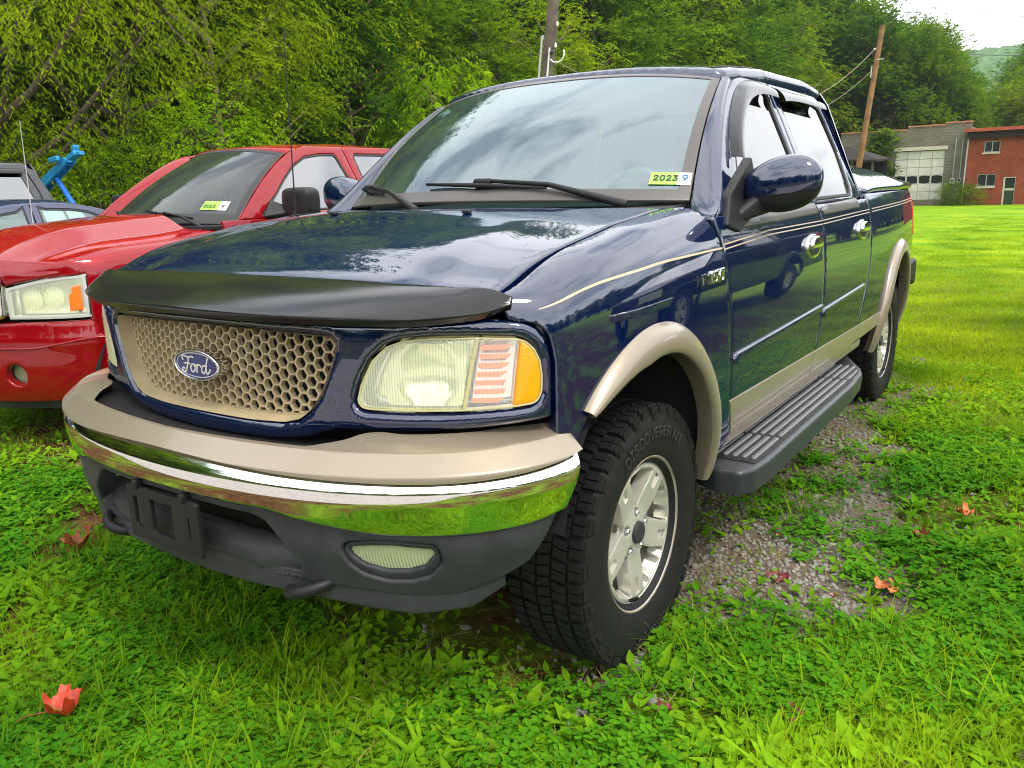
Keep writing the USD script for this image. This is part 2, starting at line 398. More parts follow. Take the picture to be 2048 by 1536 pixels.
def bare(x, y):
    """under the trucks little grows"""
    x, y = np.asarray(x, float), np.asarray(y, float)
    return ((np.abs(x) < .85) & (y > -.45) & (y < 4.4)) | ((x < -2.15) & (x > -3.7) & (y > -.1) & (y < 4.6))
gx = np.unique(np.r_[np.arange(-9, 9.01, .12), np.arange(-60, 80, 2.0), np.arange(-400, 401, 20)])
gy = np.unique(np.r_[np.arange(-6, 14.01, .12), np.arange(-60, 150, 2.0), np.arange(-300, 301, 20)])
GZ_ = grid(lambda x, y: np.stack([x, y, ground_z(x, y) + .010 * np.sin(x * 23 + 3 * np.sin(y * 17)) * np.cos(y * 21) * ((np.abs(x) < 9) & (np.abs(y) < 14))], -1), gx, gy)
M['ground'] = mat('turf_and_soil', {
    'tc': ('texture_coordinate', {}), 'geo': ('geometry', {}), 'sx': ('separate_xyz', {}),
    'n1': ('noise_texture', {'scale': 1.1, 'detail': 6, 'roughness': .65}), 'n2': ('noise_texture', {'scale': 14.0, 'detail': 5, 'roughness': .7}), 'n3': ('noise_texture', {'scale': .45, 'detail': 9, 'roughness': .7}),
    'soil': ('rgb_ramp', {'ramp': [(.3, (.035, .017, .007)), (.55, (.085, .040, .014)), (.75, (.13, .085, .045))]}),
    'turf': ('rgb_ramp', {'ramp': [(.25, (.035, .085, .004)), (.5, (.10, .21, .006)), (.75, (.21, .31, .010))]}),
    'far': ('rgb_ramp', {'ramp': [(.3, (.08, .19, .003)), (.5, (.16, .30, .004)), (.7, (.32, .38, .010))]}),
    'mk': ('rgb_ramp', {'ramp': [(.46, (0, 0, 0)), (.66, (1, 1, 1))]}),
    'dist': ('map_range', {'from_min': 5.0, 'from_max': 16.0, 'to_min': 0.0, 'to_max': 1.0, 'clamp': True}),
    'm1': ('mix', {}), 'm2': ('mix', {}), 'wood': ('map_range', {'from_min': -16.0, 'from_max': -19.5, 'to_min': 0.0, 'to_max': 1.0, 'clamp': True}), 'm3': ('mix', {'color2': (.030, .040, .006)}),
    'bp': ('bump', {'strength': .7, 'distance': .03}), 'p': ('principled_bsdf', {'roughness': .95, 'specular_ior_level': .1})},
    [('tc.object', 'n1.vector'), ('tc.object', 'n2.vector'), ('tc.object', 'n3.vector'), ('n2.fac', 'soil.fac'), ('n2.fac', 'turf.fac'), ('n3.fac', 'far.fac'), ('n1.fac', 'mk.fac'), ('mk.color', 'm1.fac'),
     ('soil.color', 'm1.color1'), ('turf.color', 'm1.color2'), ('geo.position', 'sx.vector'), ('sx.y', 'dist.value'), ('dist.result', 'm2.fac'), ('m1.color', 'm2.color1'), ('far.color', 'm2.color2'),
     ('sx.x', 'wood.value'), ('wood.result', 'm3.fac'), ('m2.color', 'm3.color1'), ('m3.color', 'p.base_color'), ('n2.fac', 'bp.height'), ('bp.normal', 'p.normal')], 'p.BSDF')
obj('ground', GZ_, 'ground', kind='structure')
M['gravel_road'] = plain('road_gravel', (.30, .27, .24), .9, var=.45, var_scale=30, bump=.8, bump_scale=60)
obj('gravel_road', grid(lambda x, y: np.stack([x, y - .9 * np.sin(x * .25) * .4, np.full_like(x, .016) + .004 * np.sin(x * 9) * np.sin(y * 11)], -1), np.linspace(-40, 40, 160), np.linspace(-8.5, -2.35, 24)), 'gravel_road', kind='structure')
M['gravel_bed'] = plain('gravel_bed', (.095, .07, .045), .95, var=.5, var_scale=40, bump=1.0, bump_scale=70)

# ------------------------------------------------------------------ plants of the lawn
def leafmat(name, dark, light, trans=.35, rough=.8, hue_rand=True, spec=.03, clump=.9):
    return mat(name, {
        'g': ('geometry', {}), 'o': ('object_info', {}), 'a': ('math', {'math_type': 'multiply_add', 'value2': .26}), 'b': ('math', {'math_type': 'multiply_add', 'value2': .25, 'value3': -.18}), 'c': ('math', {'math_type': 'add'}), 'nz': ('noise_texture', {'scale': clump, 'detail': 2}), 'nm': ('math', {'math_type': 'multiply_add', 'value2': 1.7, 'value3': -.36}),
        'r': ('rgb_ramp', {'ramp': [(0, dark), (.55, tuple((x + y) / 2 for x, y in zip(dark, light))), (1, light)]}),
        'p': ('principled_bsdf', {'roughness': rough, 'specular_ior_level': spec}), 't': ('translucent_bsdf', {}), 'm': ('mix_closure', {'fac': trans})},
        [('g.position', 'nz.vector'), ('nz.fac', 'nm.value1'), ('nm.value', 'a.value3'), ('g.random_per_island', 'a.value1'), ('o.random', 'b.value1'), ('a.value', 'c.value1'), ('b.value', 'c.value2'), ('c.value', 'r.fac'), ('r.color', 'p.base_color'), ('r.color', 't.color'),
         ('p.BSDF', 'm.closure1'), ('t.BSDF', 'm.closure2')], 'm.closure')
M['grass'] = leafmat('grass_blades', (.050, .15, .005), (.29, .43, .010))
M['grass_far'] = leafmat('field_grass', (.085, .18, .004), (.45, .56, .012))
M['clover'] = leafmat('clover_leaves', (.022, .12, .006), (.13, .35, .012))
M['weed'] = leafmat('broad_weed_leaves', (.040, .15, .006), (.25, .46, .012))

def leaf_blade(L, W, bend, az, lean, n=5, shape='blade', base=(0, 0, 0), fold=.0):
    """one leaf: a curved ribbon from base, leaning out by lean, heading az"""
    t = np.linspace(0, 1, n)
    if shape == 'blade': w = W * np.clip(1.0 - t ** 1.6, .02, 1)
    elif shape == 'oval': w = W * np.maximum(np.sin(PI * np.clip(.06 + .94 * t ** .8, 0, 1)), .12) * np.where(t < .25, .35 + 2.6 * t, 1)
    else: w = W * (np.sin(PI * np.clip(.05 + .92 * t, 0, 1)) * (.65 + .35 * np.cos(t * 22)))
    th = lean + bend * t
    dr = np.cumsum(np.r_[0, np.sin((th[1:] + th[:-1]) / 2)]) * L / (n - 1); dz = np.cumsum(np.r_[0, np.cos((th[1:] + th[:-1]) / 2)]) * L / (n - 1)
    d = np.array([math.cos(az), math.sin(az), 0]); s = np.array([-math.sin(az), math.cos(az), 0])
    c = np.asarray(base) + dr[:, None] * d + dz[:, None] * [0, 0, 1]
    up = np.stack([-np.cos(th), np.zeros(n), np.sin(th)], 1); upw = up[:, :1] * d + up[:, 2:] * [0, 0, 1]
    V = np.vstack([c - s * w[:, None] / 2 + upw * (fold * w)[:, None], c, c + s * w[:, None] / 2 + upw * (fold * w)[:, None]])
    i = np.arange(n - 1)
    F = np.vstack([np.c_[i, n + i, n + i + 1], np.c_[i, n + i + 1, i + 1], np.c_[n + i, 2 * n + i, 2 * n + i + 1], np.c_[n + i, 2 * n + i + 1, n + i + 1]])
    return V, F
def tuft(seed, n, L0, L1, W, spread=.03, bend=1.0, lean=.5):
    r = np.random.default_rng(seed)
    return joined([leaf_blade(r.uniform(L0, L1), W * r.uniform(.7, 1.3), r.uniform(.2, bend), r.uniform(0, 2 * PI), r.uniform(.05, lean), 4, 'blade', (r.normal(0, spread), r.normal(0, spread), 0), .15) for _ in range(n)])
def clover(seed, n=14, R=.06):
    r = np.random.default_rng(seed); ms = []
    for _ in range(n):
        c = np.array([r.normal(0, R * .6), r.normal(0, R * .6), r.uniform(.018, .055)]); tilt = r.normal(0, .25, 2); a0 = r.uniform(0, 2 * PI); s = r.uniform(.0065, .0115)
        for k in range(3):
            a = a0 + k * 2 * PI / 3; q = [(0, 0), (.7, -.62), (1.5, -.72), (1.95, -.25), (1.8, 0), (1.95, .25), (1.5, .72), (.7, .62)]
            P = np.array([(x * math.cos(a) - y * math.sin(a), x * math.sin(a) + y * math.cos(a)) for x, y in q]) * s
            V = np.c_[P, P @ tilt + .25 * np.abs(np.array(q)[:, 1]) * s] + c
            ms.append((V, np.array([(0, i, i + 1) for i in range(1, 7)])))
    return joined(ms)
def rosette(seed, n=7, L0=.05, L1=.10, W=.035, shape='oval', lean=(.5, 1.15)):
    r = np.random.default_rng(seed); a0 = r.uniform(0, 2 * PI)
    return joined([leaf_blade(r.uniform(L0, L1), W * r.uniform(.75, 1.2), r.uniform(.2, .75), a0 + k * 2.4 + r.normal(0, .2), r.uniform(*lean), 7, shape, (0, 0, .003), .12) for k in range(n)])
def creeper(seed, n=26, R=.07):
    r = np.random.default_rng(seed)
    return joined([leaf_blade(r.uniform(.016, .040), r.uniform(.012, .025), r.uniform(-.2, .8), r.uniform(0, 2 * PI), r.uniform(.7, 1.5), 4, 'oval', (r.normal(0, R), r.normal(0, R), r.uniform(.006, .035)), .1) for _ in range(n)])

def instancer(name, protos, material, pos, scale, rotz, idx, kind='stuff', tilt=None, label=None, category=None):
    path = numbered('/World', name)
    pi = UsdGeom.PointInstancer.Define(stage, path)
    holder = stage.DefinePrim(path + '/prototypes', 'Scope')
    rel = pi.CreatePrototypesRel()
    for k, m in enumerate(protos):
        pp = f'{path}/prototypes/clump_{k:03d}' if k else f'{path}/prototypes/clump'
        if isinstance(m, dict):
            UsdGeom.Xform.Define(stage, pp)
            for nm, (ms, mt) in m.items():
                v, f, _ = meshkit.arrays(ms); usdkit.mesh(stage, pp + '/' + nm, (v, f), M[mt], smooth=False)
        else:
            v, f, _ = meshkit.arrays(m); mt = material[k] if isinstance(material, (list, tuple)) else material
            usdkit.mesh(stage, pp, (v, f), M[mt], smooth=False)
        rel.AddTarget(pp)
    pos = np.asarray(pos, np.float32); n = len(pos)
    pi.CreatePositionsAttr(Vt.Vec3fArray.FromNumpy(pos)); pi.CreateProtoIndicesAttr(Vt.IntArray.FromNumpy(np.asarray(idx, np.int32)))
    sc = np.asarray(scale, np.float32); sc = np.repeat(sc[:, None], 3, 1) if sc.ndim == 1 else sc
    pi.CreateScalesAttr(Vt.Vec3fArray.FromNumpy(np.ascontiguousarray(sc)))
    h = np.asarray(rotz) / 2
    if tilt is None: q = [Gf.Quath(float(math.cos(a)), 0, 0, float(math.sin(a))) for a in h]
    else:
        q = []
        for a, (tx, ty) in zip(np.asarray(rotz), tilt):
            m = trimesh.transformations.quaternion_from_euler(tx, ty, a); q.append(Gf.Quath(*map(float, m)))
    pi.CreateOrientationsAttr(Vt.QuathArray(q))
    tag(pi.GetPrim(), label, category, None, kind)

def visible_area(n, rng, dmin, dmax, power=1.0, az0=-4.5, az1=72.0):
    """points on the ground in the wedge the camera looks over, denser near it"""
    d = dmin + (dmax - dmin) * rng.random(n) ** power
    a = np.radians(rng.uniform(az0, az1, n))
    return CAM_POS[0] - np.sin(a) * d, CAM_POS[1] + np.cos(a) * d
def patchy(x, y, s=1.3, seed=0):
    return .5 + .5 * (np.sin(x * s * 2.3 + seed + 1.7 * np.sin(y * s * 1.9 + seed)) * .6 + np.sin(y * s * 4.1 + 1.3 * np.sin(x * s * 3.7 + seed * 2)) * .4)
R3 = np.random.default_rng(33)
def scatter(n, dmin, dmax, power, keep, rng=R3, **k):
    x, y = visible_area(n, rng, dmin, dmax, power, **k); g, dd = in_gravel(x, y), in_dirt(x, y)
    m = rng.random(n) < keep(x, y, g, dd)
    return x[m], y[m]
gsup = lambda g, dd: (1 - .84 * (g > -.03)) * (1 - .82 * (dd > 0))
nb = lambda x, y: np.where(bare(x, y), .12, 1.0)
# fine grass
x, y = scatter(17000, .9, 7.0, 1.25, lambda x, y, g, d: gsup(g, d) * nb(x, y) * (.10 + .90 * sstep(.38, .66, patchy(x, y, 1.1, 2))))
tufts = [tuft(s, 16, .03, .10, .0035, .028, 1.2, .8) for s in range(5)] + [tuft(s + 50, 9, .08, .19, .0048, .02, 1.5, .7) for s in range(3)]
n = len(x); ix = R3.choice(8, n, p=[.17] * 5 + [.05] * 3)
instancer('grass', tufts, 'grass', np.c_[x, y, ground_z(x, y)], R3.uniform(.7, 1.25, n), R3.uniform(0, 2 * PI, n), ix, label='fine green lawn grass growing in tufts round the trucks', category='grass')
# clover
x, y = scatter(10500, .9, 5.0, 1.1, lambda x, y, g, d: gsup(g, d) * nb(x, y) * sstep(.36, .62, patchy(x, y, 1.7, 9)))
n = len(x); instancer('clover', [clover(s) for s in range(5)], 'clover', np.c_[x, y, ground_z(x, y)], R3.uniform(.75, 1.25, n), R3.uniform(0, 2 * PI, n), R3.integers(0, 5, n), label='low round-leaved clover patches in the foreground lawn', category='clover')
# creeping ground cover
x, y = scatter(6200, .9, 7.0, 1.2, lambda x, y, g, d: gsup(g, d) * nb(x, y) * (.25 + .75 * sstep(.4, .6, patchy(x, y, 2.1, 4))))
n = len(x); instancer('ground_cover', [creeper(s) for s in range(5)], 'weed', np.c_[x, y, ground_z(x, y)], R3.uniform(.8, 1.4, n), R3.uniform(0, 2 * PI, n), R3.integers(0, 5, n), label='small-leaved creeping weeds covering the soil', category='weeds')
# broad-leaved weeds
x, y = scatter(3600, .9, 6.0, 1.0, lambda x, y, g, d: (1 - .93 * (g > .03)) * nb(x, y) * (.25 + .75 * sstep(.4, .6, patchy(x, y, 1.5, 17)) * 1.0) * (1 - .85 * (d > 0)))
n = len(x); instancer('broadleaf_weeds', [rosette(s) for s in range(6)] + [rosette(s + 9, 9, .07, .15, .020, 'toothed', (.5, 1.2)) for s in range(2)], 'weed', np.c_[x, y, ground_z(x, y) + .004], R3.uniform(.5, 1.15, n), R3.uniform(0, 2 * PI, n), R3.choice(8, n, p=[.15] * 6 + [.05] * 2), label='broad-leaved plantain weeds in the lawn round the wheels', category='weeds')
# dead straw
M['straw'] = leafmat('dry_straw', (.20, .12, .04), (.45, .36, .16), .2)
x, y = scatter(5200, .9, 6.0, 1.1, lambda x, y, g, d: .35 + .65 * (patchy(x, y, 1.9, 23) > .55))
n = len(x); instancer('dry_straw', [tuft(s + 200, 5, .03, .09, .0022, .04, .6, 1.5) for s in range(4)], 'straw', np.c_[x, y, ground_z(x, y) + .006], R3.uniform(.7, 1.2, n), R3.uniform(0, 2 * PI, n), R3.integers(0, 4, n), tilt=R3.normal(0, .25, (n, 2)), label='dead straw-coloured blades lying among the green weeds', category='dead grass')
# taller field grass beyond
x, y = scatter(30000, 6.0, 42.0, 1.5, lambda x, y, g, d: np.where((x > -1.2), 1.0, .35) * nb(x, y), az1=60)
n = len(x); instancer('field_grass', [tuft(s + 90, 30, .02, .055, .006, .09, 1.3, 1.0) for s in range(5)], 'grass_far', np.c_[x, y, ground_z(x, y) - .004], R3.uniform(.9, 1.5, n), R3.uniform(0, 2 * PI, n), R3.integers(0, 5, n), label='bright yellow-green mown grass of the open field', category='grass')
# gravel stones
def pebble(s):
    r = np.random.default_rng(s); m = trimesh.creation.icosphere(1, 1.0); v = m.vertices * (1 + .22 * r.normal(0, 1, (len(m.vertices), 1)) * .6); v = v * [1, r.uniform(.6, .95), r.uniform(.4, .7)]
    return v, m.faces
M['pebble'] = leafmat('pebble_stone', (.085, .080, .060), (.31, .30, .25), 0.0, .75, spec=.3)
x, y = visible_area(42000, R3, 1.0, 6.5, 1.1, az1=60); g = in_gravel(x, y); d = in_dirt(x, y)
k = R3.random(len(x)) < np.where(g > -.02, 1.0, np.where(g > -.15, .16, np.where(d > -.1, .05, np.where((x > .7) & (x < 1.9), .05, .02)))); x, y = x[k], y[k]
n = len(x); ss = R3.uniform(.005, .0115, n) * np.where(R3.random(n) < .06, 1.7, 1)
instancer('gravel', [pebble(s) for s in range(8)], 'pebble', np.c_[x, y, ground_z(x, y) + .0125 + ss * .25], ss, R3.uniform(0, 2 * PI, n), R3.integers(0, 8, n), tilt=R3.normal(0, .35, (n, 2)), label='grey and tan gravel stones beside the running board', category='gravel')
gp = unary_union([sbox(a, b, a + .1001, b + .1001) for a in np.arange(.0, 2.2, .1) for b in np.arange(-.3, 5, .1) if in_gravel(a + .05, b + .05) > -.06]).buffer(.06).buffer(-.06)
for g_ in (gp.geoms if hasattr(gp, 'geoms') else [gp]):
    if g_.area > .02: obj('gravel_patch', panel(g_, lambda x, y: np.stack([x, y, ground_z(x, y) + .0135 * 1.0], -1), .12, 0, 0), 'gravel_bed', kind='structure')

# fallen leaves: lobed, curled
M['leaf_red'] = plain('fallen_leaf_red', (.36, .028, .006), .5, var=.5, var_scale=40, bump=.4, bump_scale=120)
M['leaf_brown'] = plain('fallen_leaf_brown', (.20, .045, .012), .6, var=.6, var_scale=35, bump=.4, bump_scale=120)
M['leaf_orange'] = plain('fallen_leaf_orange', (.36, .085, .010), .5, var=.5, var_scale=40, bump=.4, bump_scale=120)
M['leaf_dark'] = plain('fallen_leaf_maroon', (.12, .012, .012), .6, var=.5, var_scale=40)
def fallen(seed, size, curl, roll):
    r = np.random.default_rng(seed); a = np.linspace(0, 2 * PI, 60, endpoint=False)
    rad = .55 + .28 * np.abs(np.cos(2.5 * a)) ** 1.5 + .10 * np.cos(a) + .05 * np.cos(13 * a)
    P = Polygon(np.c_[rad * np.cos(a), rad * np.sin(a)])
    ph = r.uniform(0, 6)
    def mp(u, v):
        z = curl * (u ** 2 * .9 + .5 * v ** 2) + .20 * np.sin(4 * u + ph) * np.sin(5 * v + ph) + .06 * np.abs(np.sin(6 * np.arctan2(v, u)))
        w = v * (1 + 0 * u); ang = roll * w
        return np.stack([u * (1 - .2 * roll), np.where(np.abs(roll) > .1, np.sin(ang) / max(abs(roll), .1) * np.sign(roll or 1), w), z + (1 - np.cos(ang)) / max(abs(roll), .1)], -1) * size
    v, f = panel(P, mp, .12, 0, 0)
    v2, f2 = solid((v, f), (0, 0, .0012))
    st = tube(np.array([(-.45, 0, .2), (-.9, .06, .25), (-1.25, .2, .1)]) * size, .02 * size, 5)
    return (v2, f2), st
lv = [(-.24, -1.20, .085, 'leaf_red', .9, 1.2, 1.2, 'bright red crumpled leaf in the grass at the lower left corner', .055),
      (-1.33, -.58, .10, 'leaf_brown', .7, 1.6, .3, 'rusty brown curled leaf on the lawn left of the plate bracket', .045),
      (1.14, .65, .052, 'leaf_dark', .5, .7, 2.0, 'dark red shrivelled leaf lying on the gravel behind the front wheel', .012),
      (1.49, .74, .060, 'leaf_orange', .3, .5, 4.0, 'flat orange maple leaf at the edge of the gravel', .035),
      (1.52, 1.19, .060, 'leaf_brown', .4, 2.2, 2.6, 'brown leaf rolled into a tube on the grass right of the gravel', .045),
      (1.64, 1.51, .060, 'leaf_orange', .5, 1.4, 3.0, 'orange and brown curled leaf farthest up the lawn on the right', .05),
      (1.42, -.16, .045, 'leaf_dark', .5, .8, .6, 'maroon leaf among weeds in the lower right foreground', .04),
      (1.13, -.31, .038, 'leaf_dark', .4, .5, 5.0, 'small maroon leaf in the weeds below the front wheel', .04),
      (.60, -.80, .030, 'leaf_orange', .4, .4, 1.0, 'small orange scrap of leaf at the bottom edge of the lawn', .02),
      (1.33, .63, .024, 'leaf_dark', .4, .6, 2.2, 'tiny dark leaf between the shrivelled leaf and the orange leaf', .012),
      (1.03, 1.02, .020, 'leaf_orange', .4, .6, 3.4, 'tiny orange leaf on the gravel beside the running board', .012),
      (-1.95, -.9, .06, 'leaf_red', .4, .9, .4, 'red leaf at the left edge of the lawn', .02),
      ]
for i, (x, y, s, mt, cu, ro, rz, lb, up) in enumerate(lv):
    t_ = thing('fallen_leaf', lb, 'leaf', (x, y, float(ground_z(x, y)) + up), group=None, rotz=rz)
    b_, st = fallen(i + 3, s, cu, ro)
    _loc[t_] = np.zeros(3)
    obj('blade', b_, mt, t_); obj('stalk', st, 'leaf_brown', t_)

# ================================================================== TREES
M['bark'] = plain('bark', (.075, .055, .035), .9, var=.5, var_scale=6, bump=.9, bump_scale=12)
M['bark_pale'] = plain('pale_bark', (.20, .15, .09), .9, var=.4, var_scale=6, bump=.9, bump_scale=12)
M['fol_willow'] = leafmat('willow_foliage', (.070, .14, .004), (.40, .50, .008), .5)
M['fol_green'] = leafmat('broadleaf_foliage', (.026, .085, .005), (.26, .39, .008), .45)
M['fol_dark'] = leafmat('dark_foliage', (.020, .075, .005), (.11, .22, .008), .4)
M['fol_bright'] = leafmat('sapling_foliage', (.12, .27, .004), (.40, .54, .006), .5)
M['fol_teal'] = leafmat('deep_green_foliage', (.018, .075, .008), (.15, .29, .012), .4)
def leaves(c, n, sig, L, W, rng, droop=0.0, flat=.6, slen=.55, per=11, centre=None):
    """n leaves on twigs: each twig is an arc from near c, with leaves set alternately along it"""
    ns = max(1, n // per)
    p = c + rng.normal(0, 1, (ns, 3)) * sig
    d = rng.normal(0, 1, (ns, 3)) * [1, 1, flat] + [0, 0, .25 - droop]
    if centre is not None:
        o = p - centre; o /= np.linalg.norm(o, axis=1, keepdims=True) + 1e-6; d = d * .7 + o * .9
    d /= np.linalg.norm(d, axis=1, keepdims=True)
    t = (np.arange(per) + .5) / per; ln = slen * rng.uniform(.6, 1.3, (ns, 1))
    q = p[:, None] + d[:, None] * (t * ln)[..., None]; q[..., 2] -= (.30 + .55 * droop) * (t ** 2 * ln)
    s = np.cross(d, [0, 0, 1.0]) + 1e-6; s /= np.linalg.norm(s, axis=1, keepdims=True)
    side = np.where(np.arange(per) % 2, 1.0, -1.0)[None, :, None]
    ld = d[:, None] * .55 + s[:, None] * side * .8 + rng.normal(0, .28, (ns, per, 3)); ld[..., 2] -= .15 + .9 * droop
    ld = (ld / np.linalg.norm(ld, axis=2, keepdims=True)).reshape(-1, 3); q = q.reshape(-1, 3); m = len(q)
    nrm = np.array([0, 0, 1.0]) + rng.normal(0, .45, (m, 3)); w_ = np.cross(ld, nrm); w_ /= np.linalg.norm(w_, axis=1, keepdims=True) + 1e-9
    l = L * rng.uniform(.65, 1.25, (m, 1)); w = W * rng.uniform(.75, 1.25, (m, 1))
    V = np.stack([q, q + ld * l * .45 + w_ * w / 2, q + ld * l, q + ld * l * .45 - w_ * w / 2], 1).reshape(-1, 3)
    k = np.arange(m)[:, None] * 4
    return V, np.vstack([k + [0, 1, 2], k + [0, 2, 3]])
def make_tree(seed, H, R, nclump, nleaf, L, W, droop=0.0, z0=.25, sig=.45, gaps=.18, trunk_r=.16, lean=0.0):
    r = np.random.default_rng(seed)
    k = np.linspace(0, 1, 7); tr = np.c_[lean * H * k ** 1.5 + .03 * H * np.sin(k * 5 + seed), .02 * H * np.cos(k * 4 + seed) - .02 * H, k * H * .80]
    tr -= tr[0] * [1, 1, 0]
    wood = [tube(tr, trunk_r * (1 - .85 * k), 8)]; crown = []
    for c in range(nclump):
        u = r.random(); z = z0 * H + (H * .97 - z0 * H) * u
        prof = math.sin(PI * min(1, .12 + .86 * u)) ** .6
        a = r.uniform(0, 2 * PI); rad = R * prof * (.45 + .55 * r.random() ** .5) * (1 + .25 * math.sin(3 * a + seed) * math.sin(4 * u * PI + seed))
        ti = np.interp(z * .82, tr[:, 2], np.arange(7)); base = np.array([np.interp(ti, np.arange(7), tr[:, q]) for q in range(3)])
        p = np.array([base[0] + rad * math.cos(a), base[1] + rad * math.sin(a), z])
        if r.random() < gaps: continue
        s = sig * r.uniform(.6, 1.25)
        crown.append(leaves(p, int(nleaf * (s / sig) ** 2), np.array([s, s, s * (.55 if droop == 0 else .9)]), L, W, r, droop, centre=base))
        if c % 2 == 0:
            st = base * [1, 1, .0] + [0, 0, max(z - rad * .7, .12 * H)]; ti = np.interp(st[2], tr[:, 2], np.arange(7)); st = np.array([np.interp(ti, np.arange(7), tr[:, q]) for q in range(3)])
            mid = (st + p) / 2 + [0, 0, -.08 * rad]
            wood.append(tube([st, mid, p], [trunk_r * .40, trunk_r * .24, trunk_r * .06], 5, caps=False))
    return joined(wood), joined(crown)
KINDS = {
    'willow': dict(mesh=make_tree(1, 9, 3.7, 84, 950, .11, .026, .75, .14, .36, .22, .24, .12), fol='fol_willow', bark='bark'),
    'broad': dict(mesh=make_tree(2, 10, 3.3, 66, 560, .13, .080, 0, .18, .42, .18, .20), fol='fol_green', bark='bark'),
    'broad_light': dict(mesh=make_tree(5, 9, 3.0, 56, 560, .12, .052, .35, .20, .38, .22, .17, -.1), fol='fol_willow', bark='bark_pale'),
    'dark': dict(mesh=make_tree(3, 10, 3.2, 70, 520, .13, .080, 0, .12, .5, .12, .20), fol='fol_dark', bark='bark'),
    'teal': dict(mesh=make_tree(8, 11, 3.2, 76, 520, .14, .085, .1, .16, .45, .16, .20), fol='fol_teal', bark='bark'),
    'sapling': dict(mesh=make_tree(4, 3.4, 1.3, 60, 170, .10, .034, .5, .12, .24, .15, .045), fol='fol_bright', bark='bark'),
    'sumac': dict(mesh=make_tree(6, 5.5, 2.3, 46, 110, .22, .06, 1.0, .35, .32, .12, .07), fol='fol_bright', bark='bark_pale'),
    'shrub': dict(mesh=make_tree(7, 2.6, 1.7, 70, 170, .10, .06, 0, .02, .35, .05, .05), fol='fol_green', bark='bark'),
}
UsdGeom.Scope.Define(stage, '/World/Looks')
for k_, d_ in KINDS.items():
    cp = stage.CreateClassPrim('/_class_' + k_); UsdGeom.Xform.Define(stage, '/_class_' + k_)
    cp = stage.GetPrimAtPath('/_class_' + k_); cp.SetSpecifier(Sdf.SpecifierClass)
    for nm, ms, mt in (('trunk', d_['mesh'][0], d_['bark']), ('crown', d_['mesh'][1], d_['fol'])):
        v, f, _ = meshkit.arrays(ms); usdkit.mesh(stage, f'/_class_{k_}/{nm}', (v, f), M[mt], smooth=(nm == 'trunk'))
def tree(kind, x, y, scale, label, category='tree', group=None, rot=None, name=None, sz=1.0):
    path = numbered('/World', name or {'sapling': 'sapling', 'shrub': 'shrub', 'sumac': 'sumac_tree', 'willow': 'willow_tree'}.get(kind, 'broadleaf_tree'))
    xf = UsdGeom.Xform.Define(stage, path)
    xf.AddTranslateOp().Set(Gf.Vec3d(float(x), float(y), float(ground_z(x, y)) - .05)); xf.AddRotateZOp().Set(float(rot if rot is not None else (x * 77 + y * 31) % 360)); xf.AddScaleOp().Set(Gf.Vec3f(scale, scale, scale * sz))
    xf.GetPrim().GetReferences().AddInternalReference('/_class_' + kind); xf.GetPrim().SetInstanceable(True)
    tag(xf.GetPrim(), label, category, group)
G = 'trees along the wooded hillside'
for kind, x, y, s, lab in [
    ('willow', -17.4, 6.2, 1.25, 'yellow-green willow at the left edge, behind the black pickup'),
    ('dark', -20.5, 8.0, 1.2, 'dark leafy tree between the two willows on the left'),
    ('willow', -18.6, 10.6, 1.35, 'large leaning willow above the blue sedan'),
    ('broad_light', -17.6, 12.4, 1.0, 'pale green tree with drooping twigs above the red pickup windscreen'),
    ('broad', -19.8, 14.6, 1.2, 'green tree with a forked trunk behind the red pickup roof'),
    ('broad_light', -20.8, 17.6, 1.25, 'tall yellowish tree behind the rear of the red pickup roof'),
    ('teal', -18.2, 17.4, .62, 'low deep green tree left of the windscreen pillar'),
    ('sumac', -16.6, 20.4, 1.05, 'sumac with bright hanging leaves left of the near utility pole'),
    ('sumac', -15.4, 22.6, .85, 'smaller sumac with bright hanging leaves just left of the near pole'),
    ('sumac', -19.5, 25.4, 1.2, 'sumac thicket tree seen behind the near utility pole'),
    ('broad_light', -19.2, 30.8, 1.1, 'pale tree just right of the near utility pole'),
    ('broad', -20.5, 38.2, 1.3, 'rounded green tree above the middle of the pickup roof'),
    ('broad_light', -19.0, 45.0, 1.25, 'yellow-green tree above the right half of the pickup roof'),
    ('teal', -20.0, 52.6, 1.4, 'tall deep green tree left of the leaning pole top'),
    ('broad', -18.6, 60.0, 1.35, 'broad green tree directly left of the leaning pole'),
    ('broad_light', -17.4, 68.0, 1.3, 'light tree behind the leaning pole above the garage'),
    ('teal', -15.0, 78.0, 1.42, 'tall dark tree right of the leaning pole'),
    ('broad', -11.6, 85.0, 1.35, 'green tree at the end of the woods, under the skyline notch'),
    ('broad', -9.6, 92.0, .95, 'rounded tree above the garage roof by the valley gap'),
    ('broad_light', -7.6, 96.0, .8, 'yellow-green tree above the step of the garage roof'),
    ('broad_light', -4.2, 98.0, 1.35, 'yellow-green tree above the red building, right of the gap'),
    ('broad', -1.0, 92.0, 1.4, 'green tree above the roof at the right edge')]:
    tree(kind, x, y, s, lab, 'tree', G)
for x, y, s, lab in [(-13.6, 9.2, 1.05, 'bright lime sapling above the red pickup windscreen'), (-14.8, 7.4, .8, 'small bright sapling left of the lime one')]:
    tree('sapling', x, y, s, lab, 'sapling')
